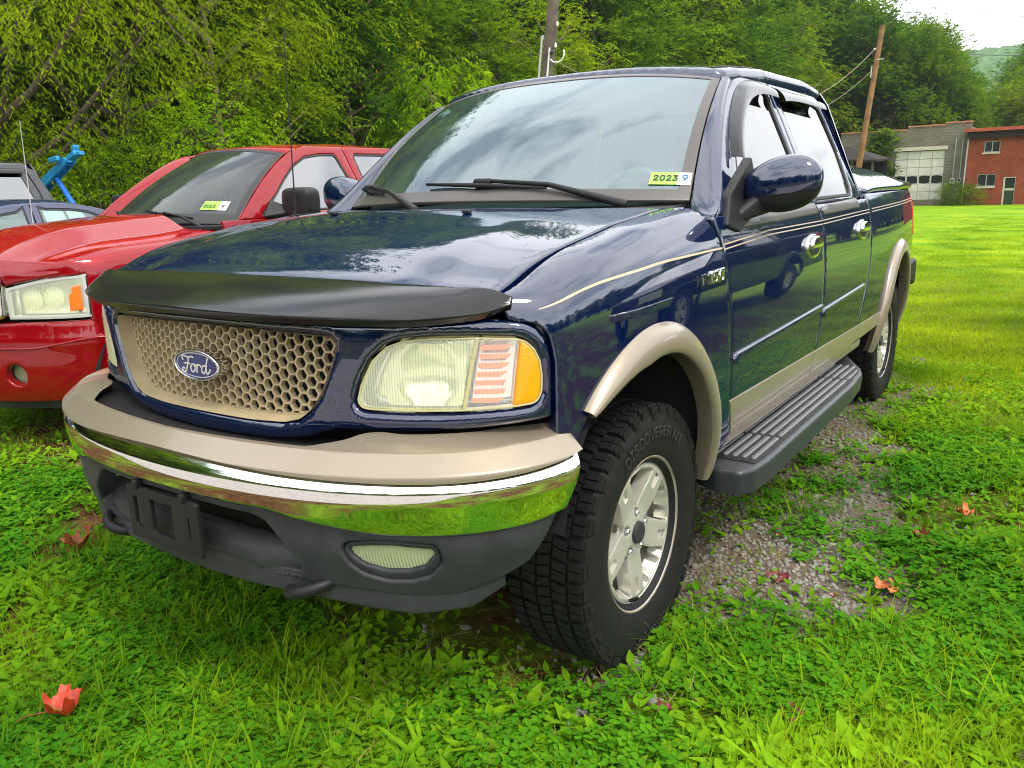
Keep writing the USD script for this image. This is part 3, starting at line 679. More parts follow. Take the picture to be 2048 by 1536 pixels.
# the woods behind, and the far woods round the field that the paintwork mirrors
def proto(k): return {'trunk': (KINDS[k]['mesh'][0], KINDS[k]['bark']), 'crown': (KINDS[k]['mesh'][1], KINDS[k]['fol'])}
R4 = np.random.default_rng(44)
P = []
for _ in range(420):
    y_ = R4.uniform(-22, 100); x_ = -21.5 - 30 * R4.random() ** 1.3 + R4.normal(0, .5); P.append((x_, y_, R4.uniform(.95, 1.5) * (1.0 + .30 * float(sstep(35, 60, y_)))))
for _ in range(170):
    x_ = R4.uniform(-26, 32); y_ = 98 + 46 * R4.random() + max(x_, 0) * .4
    k = .72 if -16 < x_ < -6 else (1.45 if x_ > -4 else 1.0)
    P.append((x_, y_, R4.uniform(.75, 1.1) * k))
for _ in range(75):
    P.append((R4.uniform(-19, -7.5), R4.uniform(80, 112), R4.uniform(1.2, 1.9)))
for _ in range(55):
    P.append((R4.uniform(-6.0, 14), R4.uniform(94, 128), R4.uniform(1.1, 1.6)))
P = np.array(P)
az = np.degrees(np.arctan2(-(P[:, 0] - CAM_POS[0]), P[:, 1] - CAM_POS[1])); ds = np.hypot(P[:, 0] - CAM_POS[0], P[:, 1] - CAM_POS[1])
room = (np.tan(np.radians(np.interp(az, [-10, 3.0, 4.0, 5.0, 6.0, 7.0, 7.9, 8.5, 9.3, 10.6, 13], [8.0, 7.0, 5.4, 3.2, 4.2, 4.9, 5.6, 6.8, 8.6, 11.0, 30]))) * ds + 1.4 - ground_z(P[:, 0], P[:, 1])) / 10.4
P[:, 2] = np.minimum(P[:, 2], room); P = P[P[:, 2] > .22]; n = len(P)
instancer('wood', [proto(k) for k in ('broad', 'broad_light', 'teal', 'dark')], None, np.c_[P[:, 0], P[:, 1], ground_z(P[:, 0], P[:, 1]) - .1], np.c_[P[:, 2], P[:, 2], P[:, 2] * R4.uniform(.85, 1.15, n)], R4.uniform(0, 2 * PI, n), R4.choice(4, n, p=[.36, .22, .24, .18]), label='dense green woodland covering the hillside behind the cars', category='woodland')
P = []
for _ in range(200):
    a = R4.uniform(-.25, 2.9); d_ = R4.uniform(62, 84); P.append((d_ * math.sin(a) * 1.0, 6 + d_ * math.cos(a) * .9 if a > .4 else 6 + d_ * math.cos(a), R4.uniform(.7, 1.25)))
for _ in range(60): P.append((R4.uniform(-60, 20), R4.uniform(-60, -42), R4.uniform(.8, 1.2)))
P = np.array([p for p in P if p[0] > 14 or p[1] < -30]); n = len(P)
instancer('far_wood', [proto(k) for k in ('broad', 'teal', 'dark')], None, np.c_[P[:, 0], P[:, 1], ground_z(P[:, 0], P[:, 1]) * 0 - .4], P[:, 2], R4.uniform(0, 2 * PI, n), R4.integers(0, 3, n), label='row of trees on the far side of the field', category='woodland')
P = []
for _ in range(170):
    y_ = R4.uniform(0, 80); P.append((-18.2 - 3.2 * R4.random(), y_, R4.uniform(.4, 1.05)))
for _ in range(40): P.append((R4.uniform(-17, -3), R4.uniform(80, 86), R4.uniform(.8, 1.4)))
P = np.array(P); n = len(P)
instancer('undergrowth', [proto('shrub'), proto('sapling')], None, np.c_[P[:, 0], P[:, 1], ground_z(P[:, 0], P[:, 1]) - .05], P[:, 2], R4.uniform(0, 2 * PI, n), R4.choice(2, n, p=[.8, .2]), label='tangled shrubs along the foot of the wooded slope', category='undergrowth')
# far ridge
def ridge(x, y):
    t = (y - 330) / 200; hgt = 53 * np.exp(-((x + 42) / 150) ** 2) + 20 * np.exp(-((x - 160) / 120) ** 2)
    v = hgt * np.sin(PI * np.clip(t, 0, 1)) ** .8
    b = 1.6 * np.abs(np.sin(x * .55 + 2 * np.sin(y * .3))) + 1.4 * np.abs(np.sin(y * .6 + x * .37 + 1.5 * np.sin(x * .21))) + .8 * np.abs(np.sin(x * 1.7 + y * 1.1))
    return np.stack([x, y, -3 + v + b], -1)
M['far_trees'] = plain('far_treetops', (.050, .115, .030), .95, var=.55, var_scale=.35, bump=1.0, bump_scale=.6)
obj('hills', grid(ridge, np.linspace(-260, 260, 420), np.linspace(330, 530, 120)), 'far_trees', kind='structure')

# ================================================================== BUILDINGS
M['block_wall'] = mat('painted_block_wall', {'tc': ('texture_coordinate', {}), 'mp': ('mapping', {'rotation': (PI / 2, 0, 0)}), 'b': ('brick_texture', {'color1': (.215, .195, .155), 'color2': (.18, .165, .13), 'mortar': (.13, .115, .09), 'scale': 1.0, 'brick_width': .4, 'row_height': .2, 'mortar_size': .012}),
    'n': ('noise_texture', {'scale': .8, 'detail': 7, 'roughness': .7}), 'r': ('rgb_ramp', {'ramp': [(.3, (.6, .58, .52)), (.7, (1.05, 1.05, 1.05))]}), 'm': ('mix', {'mix_type': 'multiply', 'fac': 1.0}), 'p': ('principled_bsdf', {'roughness': .9})},
    [('tc.object', 'mp.vector'), ('mp.vector', 'b.vector'), ('tc.object', 'n.vector'), ('n.fac', 'r.fac'), ('b.color', 'm.color1'), ('r.color', 'm.color2'), ('m.color', 'p.base_color')], 'p.BSDF')
M['brick_wall'] = mat('red_brick_wall', {'tc': ('texture_coordinate', {}), 'mp': ('mapping', {'rotation': (PI / 2, 0, 0)}), 'b': ('brick_texture', {'color1': (.30, .048, .014), 'color2': (.21, .032, .010), 'mortar': (.24, .085, .045), 'scale': 1.0, 'brick_width': .21, 'row_height': .075, 'mortar_size': .008}),
    'n': ('noise_texture', {'scale': .9, 'detail': 7, 'roughness': .7}), 'r': ('rgb_ramp', {'ramp': [(.3, (.7, .7, .7)), (.7, (1.1, 1.05, 1.0))]}), 'm': ('mix', {'mix_type': 'multiply', 'fac': 1.0}), 'p': ('principled_bsdf', {'roughness': .9})},
    [('tc.object', 'mp.vector'), ('mp.vector', 'b.vector'), ('tc.object', 'n.vector'), ('n.fac', 'r.fac'), ('b.color', 'm.color1'), ('r.color', 'm.color2'), ('m.color', 'p.base_color')], 'p.BSDF')
M['coping'] = plain('clay_coping', (.46, .17, .09), .7, var=.2)
M['door_white'] = plain('weathered_white_door', (.58, .55, .50), .7, var=.18, var_scale=2)
M['sill'] = plain('stone_sill', (.50, .45, .36), .8)
M['roof_dark'] = plain('dark_fascia', (.014, .007, .005), .8, var=.3)
M['roof_red'] = plain('red_roof_edge', (.34, .060, .022), .7, var=.3)
M['pane'] = plain('dark_pane', (.012, .014, .016), .08, coat=.5)
M['wood_post'] = plain('weathered_timber', (.20, .095, .040), .85, var=.45, var_scale=3, bump=.8, bump_scale=30)
M['wood_grey'] = plain('grey_timber', (.10, .075, .06), .85, var=.45, var_scale=3, bump=.8, bump_scale=30)
M['wire'] = plain('cable', (.03, .03, .03), .6)
M['wire_pale'] = plain('pale_cable', (.24, .19, .13), .6)
M['meter_grey'] = plain('grey_metal_box', (.42, .42, .40), .5)
def wall_with_holes(x0, x1, z0, z1, y, holes, th=.3):
    P = sbox(x0, z0, x1, z1)
    for h_ in holes: P = P.difference(sbox(*h_))
    return panel(P, flat('y', y), .8, 0, th, hb=.8, nvec=NV['-y'])
GB = thing('garage_building', 'low grey block garage with a stepped parapet and white overhead door', 'garage', (-9.7, 66.2, -.6))
gw = wall_with_holes(-14.2, -5.46, -.9, 4.74, 66.0, [(-10.3, -.28, -7.0, 3.24)])
obj('wall', [gw, box(-14.2, 66.32, -.9, -13.9, 78, 4.74), box(-5.76, 66.32, -.9, -5.46, 78, 4.74), box(-9.55, 66.0, 4.741, -5.46, 66.3, 4.93), box(-7.06, 66.0, 4.931, -5.46, 66.3, 5.05)], 'block_wall', GB, smooth=False)
obj('roof', box(-13.9, 66.31, 4.45, -5.76, 78, 4.55), 'roof_dark', GB, smooth=False)
for a, b, z in ((-14.25, -9.58, 4.745), (-9.57, -7.08, 4.935), (-7.08, -5.42, 5.055)): obj('coping', box(a, 65.95, z, b, 66.36, z + .09), 'coping', GB, smooth=False)
obj('lintel', box(-10.42, 65.94, 3.27, -6.85, 66.0 - .003, 3.52), 'sill', GB, smooth=False)
od = obj('overhead_door', box(-10.3, 66.14, -.28, -7.0, 66.18, 3.24), 'seal', GB, smooth=False)
rows = np.linspace(-.27, 3.23, 7)
for r_ in range(6):
    for c_ in range(4):
        x0 = -10.29 + c_ * .8225
        if r_ == 2:
            obj('door_pane', box(x0 + .05, 66.10, rows[r_] + .05, x0 + .77, 66.13, rows[r_ + 1] - .05), 'pane', od, smooth=False)
            obj('pane_frame', wall_with_holes(x0 + .004, x0 + .818, rows[r_] + .004, rows[r_ + 1] - .004, 66.095, [(x0 + .05, rows[r_] + .05, x0 + .77, rows[r_ + 1] - .05)], .03), 'door_white', od, smooth=False)
        else:
            obj('door_panel', [box(x0 + .012, 66.105, rows[r_] + .014, x0 + .81, 66.135, rows[r_ + 1] - .014)], 'door_white', od, smooth=False)
for x, z, s in ((-6.36, 1.03, .19), (-5.92, 1.07, .16)):
    mb = thing('electric_meter', 'square grey meter box on the garage wall, left of the round one' if s > .17 else 'round-faced grey meter box beside the garage corner', 'meter box', (x, 65.9, z))
    obj('case', rbox((s * 1.7, .16, s * 2.1), .03, (x, 65.9, z)), 'meter_grey', mb, smooth=40)
    obj('dial', turn(lathe_x([(.0001, .02), (.09, .02), (.09, 0)], 16), (0, 0, 1), -PI / 2) if False else move(turn(lathe_x([(.0001, .05), (.08, .05), (.085, 0)], 16), (0, 0, 1), -PI / 2), (x, 65.82, z + .03)), 'pane', mb)
    obj('conduit', tube([(x, 65.94, z + .1), (x + .02, 65.94, 4.0)], .035, 8), 'meter_grey', mb)
BB = thing('brick_building', 'two-storey red brick building with a dark overhanging eave at the right edge', 'building', (-1.5, 65.2, -.7))
wn1, wn2, bd_ = (-4.46, 2.90, -3.50, 3.64), (-4.70, .60, -3.60, 1.44), (-3.10, -.72, -2.38, 1.20)
obj('wall', [wall_with_holes(-5.44, 6, -1.2, 3.86, 65.0, [wn1, wn2, bd_]), box(-5.44, 65.31, -1.2, -5.14, 76, 3.86)], 'brick_wall', BB, smooth=False)
obj('roof', [box(-5.7, 64.3, 4.30, 6.4, 77, 4.52)], 'roof_red', BB, smooth=False)
obj('fascia', [box(-5.5, 64.6, 3.862, 6.2, 64.95, 4.298), box(-5.5, 64.951, 3.87, 6.2, 76.5, 4.29)], 'roof_dark', BB, smooth=False)
for (a, z0, b, z1) in (wn1, wn2):
    w_ = obj('window', wall_with_holes(a + .003, b - .003, z0 + .003, z1 - .003, 65.06, [(a + .05, z0 + .05, (a + b) / 2 - .025, z1 - .05), ((a + b) / 2 + .025, z0 + .05, b - .05, z1 - .05)], .05), 'meter_grey', BB, smooth=False)
    obj('pane', box(a + .04, 65.085, z0 + .04, (a + b) / 2 - .02, 65.095, z1 - .04), 'pane', w_, smooth=False); obj('pane', box((a + b) / 2 + .02, 65.085, z0 + .04, b - .04, 65.095, z1 - .04), 'pane', w_, smooth=False)
    obj('sill', box(a - .10, 64.93, z0 - .11, b + .03, 65.1, z0 - .003), 'sill', w_, smooth=False)
d_ = obj('door', wall_with_holes(bd_[0] + .003, bd_[2] - .003, bd_[1], bd_[3] - .003, 65.03, [(bd_[0] + .10, bd_[1] + .05, bd_[2] - .03, bd_[3] - .07)], .08), 'sill', BB, smooth=False)
obj('door_pane', [box(bd_[0] + .10, 65.09, .42, bd_[2] - .03, 65.11, bd_[3] - .07)], 'pane', d_, smooth=False)
obj('push_bar', box(bd_[0] + .12, 65.05, .30, bd_[2] - .05, 65.08, .44), 'sill', d_, smooth=False)
obj('door_pane', [box(bd_[0] + .10, 65.09, bd_[1] + .05, bd_[2] - .03, 65.11, .32)], 'pane', d_, smooth=False)
obj('downpipe', tube([(-5.46, 64.94, 3.9), (-5.5, 64.94, 2.0), (-5.55, 64.94, -.5)], .05, 8), 'meter_grey', BB)
SHD = thing('open_shed', 'dark open shed with a sloping roof beside the garage, behind the leaning pole', 'shed', (-11.5, 59.5, -.6))
v = np.array([(-13.2, 57.6, 2.72), (-9.9, 57.6, 2.60), (-9.9, 61.8, 2.75), (-13.2, 61.8, 3.70), (-12.0, 59.6, 3.55), (-10.5, 59.6, 3.0)])
obj('roof', m3.Manifold.hull_points(np.vstack([v, v - [0, 0, .14]]).tolist()), 'roof_dark', SHD, smooth=False)
for x in (-12.9, -11.5, -10.2): obj('post', box(x - .07, 57.8, -.7, x + .07, 57.94, 2.6), 'wood_grey', SHD, smooth=False)
obj('back_wall', box(-13.0, 61.6, -.7, -10.0, 61.7, 2.6), 'matt', SHD, smooth=False)
iv = thing('ivy', 'thick green ivy climbing the left part of the garage wall', 'ivy', (-11.1, 65.6, -.6))
ri = np.random.default_rng(5)
ic = [leaves(np.array([-11.05 + ri.uniform(-.95, .85), 65.55 + ri.uniform(-.35, .25), ri.uniform(.2, 4.75)]), 70, np.array([.22, .16, .22]), .16, .12, ri) for _ in range(90)]
obj('foliage', joined(ic), 'fol_green', iv, smooth=False)
obj('stem', tube([(-11.0, 65.8, -.7), (-11.2, 65.85, 1.5), (-10.9, 65.85, 4.2)], [.06, .05, .02], 6), 'bark', iv)
for x, y, s, lab in [(-6.2, 64.6, .62, 'scrubby bush below the meter boxes between garage and brick building'), (-5.0, 64.2, .55, 'low bush at the corner of the red brick building'), (-9.6, 60.5, .6, 'bush between the shed and the garage door')]:
    tree('shrub', x, y, s, lab, 'bush', name='bush')
# ------------------------------------------------------------------ poles and wires
def pole(base, top, r0, r1, lab, material):
    t_ = thing('utility_pole', lab, 'utility pole', (base[0], base[1], base[2]))
    k = np.linspace(0, 1, 12)[:, None]; b, e = np.array(base), np.array(top)
    obj('pole_shaft', tube(b + (e - b) * k, (r0 + (r1 - r0) * k[:, 0]), 16), material, t_)
    return t_
z1 = float(ground_z(-10.3, 17)) - .3
P1 = pole((-10.62, 17.0, z1), (-9.50, 17.0, 8.2), .17, .145, 'weathered grey-brown utility pole rising behind the blue pickup roof', 'wood_grey')
px_ = lambda z: -10.62 + 1.12 * (z - z1) / (8.2 - z1)
obj('conduit', tube([(px_(z) - .17, 16.86, z) for z in (z1, 3, 5.2)], .03, 8), 'meter_grey', P1)
obj('ground_wire', tube([(px_(z) + .10, 16.84, z) for z in (z1, 3, 4.9)], .022, 6), 'white', P1)
for z, s in ((5.22, -1), (5.5, 1), (5.0, 1)): obj('insulator', hullpts([(px_(z) + s * .20, 16.95, z, .022), (px_(z) + s * .20, 16.95, z - .07, .032)]), 'white', P1, smooth=40)
a = np.linspace(-2.6, .4, 14); obj('drip_loop', tube(np.c_[px_(4.7) + .36 + .22 * np.cos(a), 16.8 + 0 * a, 4.72 + .20 * np.sin(a)], .016, 6), 'white', P1)
obj('clamp', rbox((.12, .10, .07), .02, (px_(4.75) + .19, 16.85, 4.78)), 'wire', P1)
z2 = float(ground_z(-8, 43)) - .3
P2 = pole((-8.12, 43.0, z2), (-7.17, 43.0, 8.55), .165, .115, 'tall reddish-brown leaning utility pole in front of the garage', 'wood_post')
p2x = lambda z: -8.12 + .95 * (z - z2) / (8.55 - z2)
obj('bolt', [rbox((.10, .10, .10), .02, (p2x(7.5) - .16, 42.9, 7.5))], 'meter_grey', P2)
obj('bracket', tube([(p2x(6.6) - .15, 42.88, 6.75), (p2x(6.6) - .17, 42.88, 6.2)], .03, 6), 'meter_grey', P2)
obj('crosspin', tube([(p2x(7.0), 42.85, 7.0), (p2x(7.0) + .35, 42.85, 7.0)], .02, 6), 'meter_grey', P2)
def sag(a, b, s, n=24):
    k = np.linspace(0, 1, n)[:, None]; p = np.array(a) + (np.array(b) - np.array(a)) * k; p[:, 2] -= s * 4 * (k * (1 - k))[:, 0]; return p
def wire(a, b, s, lab, r=.014, m='wire'):
    obj('overhead_wire', tube(sag(a, b, s), r, 5, caps=False), m, label=lab, category='wire')
wire((p2x(7.5) - .16, 42.9, 7.5), (px_(4.6) + .21, 16.95, 4.6), 2.2, 'upper sagging cable from the leaning pole to the near pole', .015, 'wire_pale')
wire((p2x(6.5) - .15, 42.88, 6.5), (px_(4.2) + .21, 16.95, 4.2), 2.0, 'lower sagging cable from the leaning pole to the near pole', .011, 'wire_pale')
wire((px_(5.5) + .21, 16.95, 5.52), (-18.6, 31.0, 3.0), .1, 'thin guy wire running down right from the near pole into the trees', .012, 'wire_pale')
wire((px_(5.22) - .21, 16.95, 5.22), (-19.0, 11.0, 4.1), .35, 'thin cable running left from the near pole through the trees', .005, 'wire')
for k_, (za, zb, lb) in enumerate([(16.4, 15.4, 'highest thin wire crossing in front of the far ridge'), (15.0, 14.2, 'middle thin wire crossing in front of the far ridge'), (12.8, 12.0, 'lowest thin wire crossing in front of the far ridge')]):
    wire((-16.0, 90.0, za + .8), (14.0, 104.0, zb), .6, lb, .03)

# ================================================================== BLUE PICKUP
# half plan outline at the height of the wheel arches, from the middle of the nose round to the tail
HP = np.array([(0, -.835), (.25, -.818), (.48, -.768), (.65, -.708), (.78, -.640), (.87, -.570), (.925, -.50), (.953, -.40), (.97, -.28), (.981, -.1),
               (.987, .3), (.99, 1.0), (.99, 2.5), (.984, 3.4), (.97, 3.75), (.945, 4.1), (.918, 4.3), (.885, 4.39)])
_d = np.r_[0, np.cumsum(np.hypot(*np.diff(HP, axis=0).T))]
_cs = CubicSpline(_d, HP, bc_type=((1, (1, 0)), 'not-a-knot'))
_ss = np.linspace(0, _d[-1], 4000); _PL = _cs(_ss)
def plan_s(s): return np.stack([np.interp(np.abs(s), _ss, _PL[:, 0]) * np.sign(s), np.interp(np.abs(s), _ss, _PL[:, 1])], -1)
def plan_x(y): return np.interp(y, _PL[:, 1], _PL[:, 0])
def s_of_y(y): return np.interp(y, _PL[:, 1], _ss)
PROF = PchipInterpolator([.40, .50, .62, .72, .85, 1.0, 1.15, 1.25, 1.31, 1.36], [-.06, -.035, -.012, -.002, .002, .002, -.008, -.022, -.04, -.065])
def side_x(y, z): return plan_x(y) + PROF(np.clip(z, .4, 1.36))
def side_map(off=0.0):
    return lambda y, z: np.stack([side_x(y, z) + off, y, z], -1)
def glass_x(z): return .935 - .44 * (np.asarray(z) - 1.31)
def gl_map(off=0.0):
    return lambda y, z: np.stack([glass_x(z) + off - .012 * sstep(2.3, 2.62, y), y, z], -1)
def nose_map(off=0.0):
    """(s, z): s runs along the plan outline from the middle"""
    def f(s, z):
        q = plan_s(s); y = q[..., 1] + .6 * np.maximum(z - 1.0, 0) ** 2 + 3.2 * np.maximum(z - 1.105, 0) ** 1.6 + .25 * np.maximum(.86 - z, 0)
        return np.stack([q[..., 0], y - off, z], -1)
    return f
GY = [-.64, -.56, -.517, -.423, -.326, -.222, -.11, .011, .144, .319, .5]
GZ = [1.160, 1.182, 1.195, 1.229, 1.254, 1.273, 1.290, 1.309, 1.322, 1.339, 1.352]
_gz = PchipInterpolator(GY, GZ)
def gap_z(y): return _gz(np.clip(y, -.64, .5))
XG = .82
FN = 2.6
def fender_map(off=0.0):
    """(s, V): V is height up to 1.05, then 0..0.3 round the shoulder to the bonnet gap"""
    def f(s, V):
        q = plan_s(s); y = q[..., 1]
        w = np.clip((V - 1.05) / .3, 0, 1) * PI / 2
        xb = q[..., 0] + PROF(np.clip(np.minimum(V, 1.05), .4, 1.36))
        zt = gap_z(y) - 1.05
        cx, sz = np.cos(w) ** (2 / FN), np.sin(w) ** (2 / FN)
        x = np.where(V <= 1.05, xb, XG + (xb - XG) * cx); z = np.where(V <= 1.05, V, 1.05 + zt * sz)
        # the front of the fender leans back with the nose
        yy = y + np.where(s < 1.25, (1 - sstep(.95, 1.25, s)) * (.6 * np.maximum(z - 1.0, 0) ** 2), 0)
        return np.stack([x + off, yy, z], -1)
    return f
def fV(y, z):
    """V of the fender skin at height z"""
    fr = np.clip((z - 1.05) / (gap_z(y) - 1.05), 0, 1)
    return np.where(z <= 1.05, z, 1.05 + .3 * np.arcsin(np.clip(fr, 0, 1) ** (FN / 2)) / (PI / 2))
def hood_z(x, y):
    ax = np.abs(x); cr = np.interp(y, [-.7, -.5, .1, .4], [.020, .034, .050, .046])
    sharp = np.interp(y, [-.7, -.3, .3], [.08, .10, .24])
    return gap_z(y) + cr * .80 * (1 - (ax / .82) ** 2.3) + np.interp(y, [-.7, -.45, .0], [.009, .009, .0]) * (1 - sstep(.50, .64, ax)) - .9 * np.maximum(-.56 - y, 0) ** 1.5
def hood_map(off=0.0): return lambda x, y: np.stack([x, y, hood_z(x, y) + off], -1)
# bumper plan
BP_ = np.array([(0, -.985), (.3, -.965), (.55, -.91), (.75, -.82), (.88, -.71), (.95, -.59), (.985, -.44)])
_d2 = np.r_[0, np.cumsum(np.hypot(*np.diff(BP_, axis=0).T))]
_cs2 = CubicSpline(_d2, BP_, bc_type=((1, (1, 0)), 'not-a-knot')); _s2 = np.linspace(0, _d2[-1], 1500); _BL = _cs2(_s2)
_T2 = np.gradient(_BL, axis=0); _T2 /= np.linalg.norm(_T2, axis=1, keepdims=True)
def bump_map(prof):
    """(s, z) on the bumper; prof(z) = how far the skin lies inside the plan outline"""
    def f(s, z):
        a = np.abs(s); x, y = np.interp(a, _s2, _BL[:, 0]), np.interp(a, _s2, _BL[:, 1]); tx, ty = np.interp(a, _s2, _T2[:, 0]), np.interp(a, _s2, _T2[:, 1])
        d = prof(z)
        return np.stack([(x - ty * d) * np.sign(s), y + tx * d, z], -1)
    return f
# windscreen: u in -1..1 across, v in 0..1 up
def ws_map(off=0.0):
    def f(u, v):
        a = np.abs(u)
        xb, yb, zb = .80 * u, .30 + .30 * a ** 2.2, 1.385 - .02 * a ** 2
        xt, yt, zt = .69 * u, 1.03 + .11 * a ** 2.4, 1.857 - .049 * a ** 2.6
        b = .035 * np.sin(PI * v) + off
        return np.stack([xb + (xt - xb) * v, yb + (yt - yb) * v - b * .62, zb + (zt - zb) * v + b * .78], -1)
    return f
def roof_z(x, y): return np.interp(y, [1.0, 1.1, 1.3, 1.6, 2.2, 2.5, 2.62], [1.866, 1.886, 1.915, 1.938, 1.944, 1.925, 1.895]) - .062 * (np.abs(x) / .72) ** 2.6
BLUE = thing('pickup_truck', 'dark blue and tan crew-cab pickup with a honeycomb grille and chrome bumper, nearest the camera', 'pickup truck', (0, 1.7, 0))
T = BLUE
# ---- nose
LAMP = Polygon([(.517, .917), (.534, .969), (.568, 1.031), (.607, 1.067), (.651, 1.082), (.723, 1.088), (.83, 1.088), (.919, 1.083), (.945, 1.074), (.967, 1.054), (.982, 1.023), (.987, .985),
                (.985, .945), (.974, .921), (.957, .912), (.917, .908), (.791, .902), (.642, .900), (.558, .901), (.528, .906)]).buffer(-.028, 24).buffer(.028, 24)
GRILLE = sym([(0, .85), (.2, .849), (.31, .853), (.36, .865), (.395, .89), (.43, .933), (.462, .997), (.483, 1.05), (.483, 1.07), (.47, 1.083), (.44, 1.088), (.232, 1.097), (0, 1.10)]).buffer(.008).buffer(-.008)
HEAD = sym([(0, .80), (.264, .806), (.38, .822), (.43, .84), (.475, .852), (.587, .855), (.767, .861), (.915, .871), (1.010, .881), (1.013, .947), (1.013, 1.011), (1.007, 1.044), (.996, 1.069),
            (.978, 1.092), (.958, 1.107), (.93, 1.118), (.88, 1.126), (.8, 1.133), (0, 1.150)])
obj('header_panel', panel(HEAD.difference(LAMP).difference(mir2(LAMP)).difference(GRILLE), nose_map(), .014, .013, .05, hb=.010), 'blue', T)
gin = GRILLE.buffer(-.006)
mesh_area = sym([(0, .866), (.2, .865), (.305, .868), (.350, .878), (.385, .903), (.420, .945), (.449, 1.003), (.468, 1.052), (.468, 1.066), (.458, 1.076), (.435, 1.080), (.232, 1.088), (0, 1.091)])
def ring_loft(P0, off0, P1, off1, n=220, rows=5):
    """skin between two closed outlines on the nose"""
    a, b = [np.array([r.interpolate(t, normalized=True).coords[0] for t in np.linspace(0, 1, n)]) for r in (P0.exterior, P1.exterior)]
    sh_ = np.argmin(np.hypot(*(b[:-1] - a[0]).T)); b = np.vstack([np.roll(b[:-1], -sh_, 0), b[sh_]])
    if np.sign(P0.exterior.is_ccw - .5) != np.sign(P1.exterior.is_ccw - .5): b = b[::-1]
    V = np.vstack([nose_map(off0 + (off1 - off0) * w)(*(a + (b - a) * (w ** 1.4)).T) for w in np.linspace(0, 1, rows)])
    i_, j_ = np.meshgrid(np.arange(rows - 1), np.arange(n - 1), indexing='ij'); q = (i_ * n + j_).ravel()
    return V, np.vstack([np.c_[q, q + n, q + n + 1], np.c_[q, q + n + 1, q + 1]])
gr_frame = obj('grille_surround', ring_loft(gin, -.010, mesh_area, -.052), 'grille_tan', T)
hp, hr = .0312, .0134
cells = []
for i in range(-18, 19):
    for j in range(-2, 9):
        cx, cz = i * hp * .90, .88 + j * hp + (hp / 2 if i % 2 else 0)
        cells.append(Polygon([(cx + hr * 1.13 * math.cos(a), cz + hr * 1.13 * math.sin(a)) for a in np.arange(6) * PI / 3]))
comb = mesh_area.difference(unary_union([c for c in cells]))
comb_out = unary_union([comb, mesh_area.difference(mesh_area.buffer(-.003))])
obj('grille_mesh', panel(comb_out, nose_map(-.050), .02, .0014, .017, hb=.0065), 'grille_tan', T, smooth=30)
obj('grille_backing', panel(GRILLE, nose_map(-.12), .06, 0, 0), 'matt', T)
# emblem with script lettering
def oval(a, b, n=64): return Polygon([(a * math.cos(t), b * math.sin(t)) for t in np.linspace(0, 2 * PI, n, endpoint=False)])
EM = (0.0, .981)
def em_map(off):
    def f(u, v):
        return nose_map(off)(u + EM[0], v + EM[1])
    return f
emb = obj('emblem', panel(oval(.099, .0425), em_map(-.0115), .008, 0, .002, hb=.004), 'oval', T, smooth=30)
obj('emblem_rim', panel(oval(.099, .0425).difference(oval(.0925, .0365)), em_map(-.007), .006, .0025, .034, hb=.004), 'chrome', emb)
obj('emblem_line', panel(oval(.0895, .0335).difference(oval(.0872, .0315)), em_map(-.0112), .006, 0, 0, hb=.004), 'silver', emb)
strokes = [  # cursive lettering on the oval
    ([(-.060, .013), (-.064, .020), (-.056, .025), (-.042, .0215), (-.028, .0235), (-.016, .0225)], .0030),           # F bar with its curl
    ([(-.034, .022), (-.040, .008), (-.046, -.008), (-.055, -.020), (-.066, -.020), (-.066, -.012), (-.058, -.012)], .0034),
    ([(-.058, .003), (-.046, .0045), (-.032, .003)], .0024),
    ([(-.020, .003), (-.028, -.002), (-.030, -.012), (-.023, -.018), (-.014, -.013), (-.012, -.003), (-.018, .003), (-.008, .001)], .0031),  # o
    ([(-.002, .004), (-.004, -.008), (-.006, -.018)], .0032), ([(-.005, -.006), (.003, .003), (.010, .003), (.012, -.001)], .0028),           # r
    ([(.032, .001), (.024, .003), (.016, -.005), (.016, -.015), (.023, -.018), (.031, -.008), (.034, .002)], .0030),                         # d bowl
    ([(.043, .024), (.037, .010), (.033, -.008), (.036, -.018), (.044, -.014), (.049, -.006)], .0032)]
word = unary_union([LineString(CubicSpline(np.arange(len(p)), np.array(p))(np.linspace(0, len(p) - 1, 40))).buffer(w / 2 + .0007) for p, w in strokes])
for g in (word.geoms if hasattr(word, 'geoms') else [word]):
    obj('emblem_letter', panel(affinity.translate(affinity.scale(g, 1.05, .98, origin=(0, 0)), .007, -.002), em_map(-.0105), .004, .0006, .002, hb=.002), 'silver', emb, smooth=30)
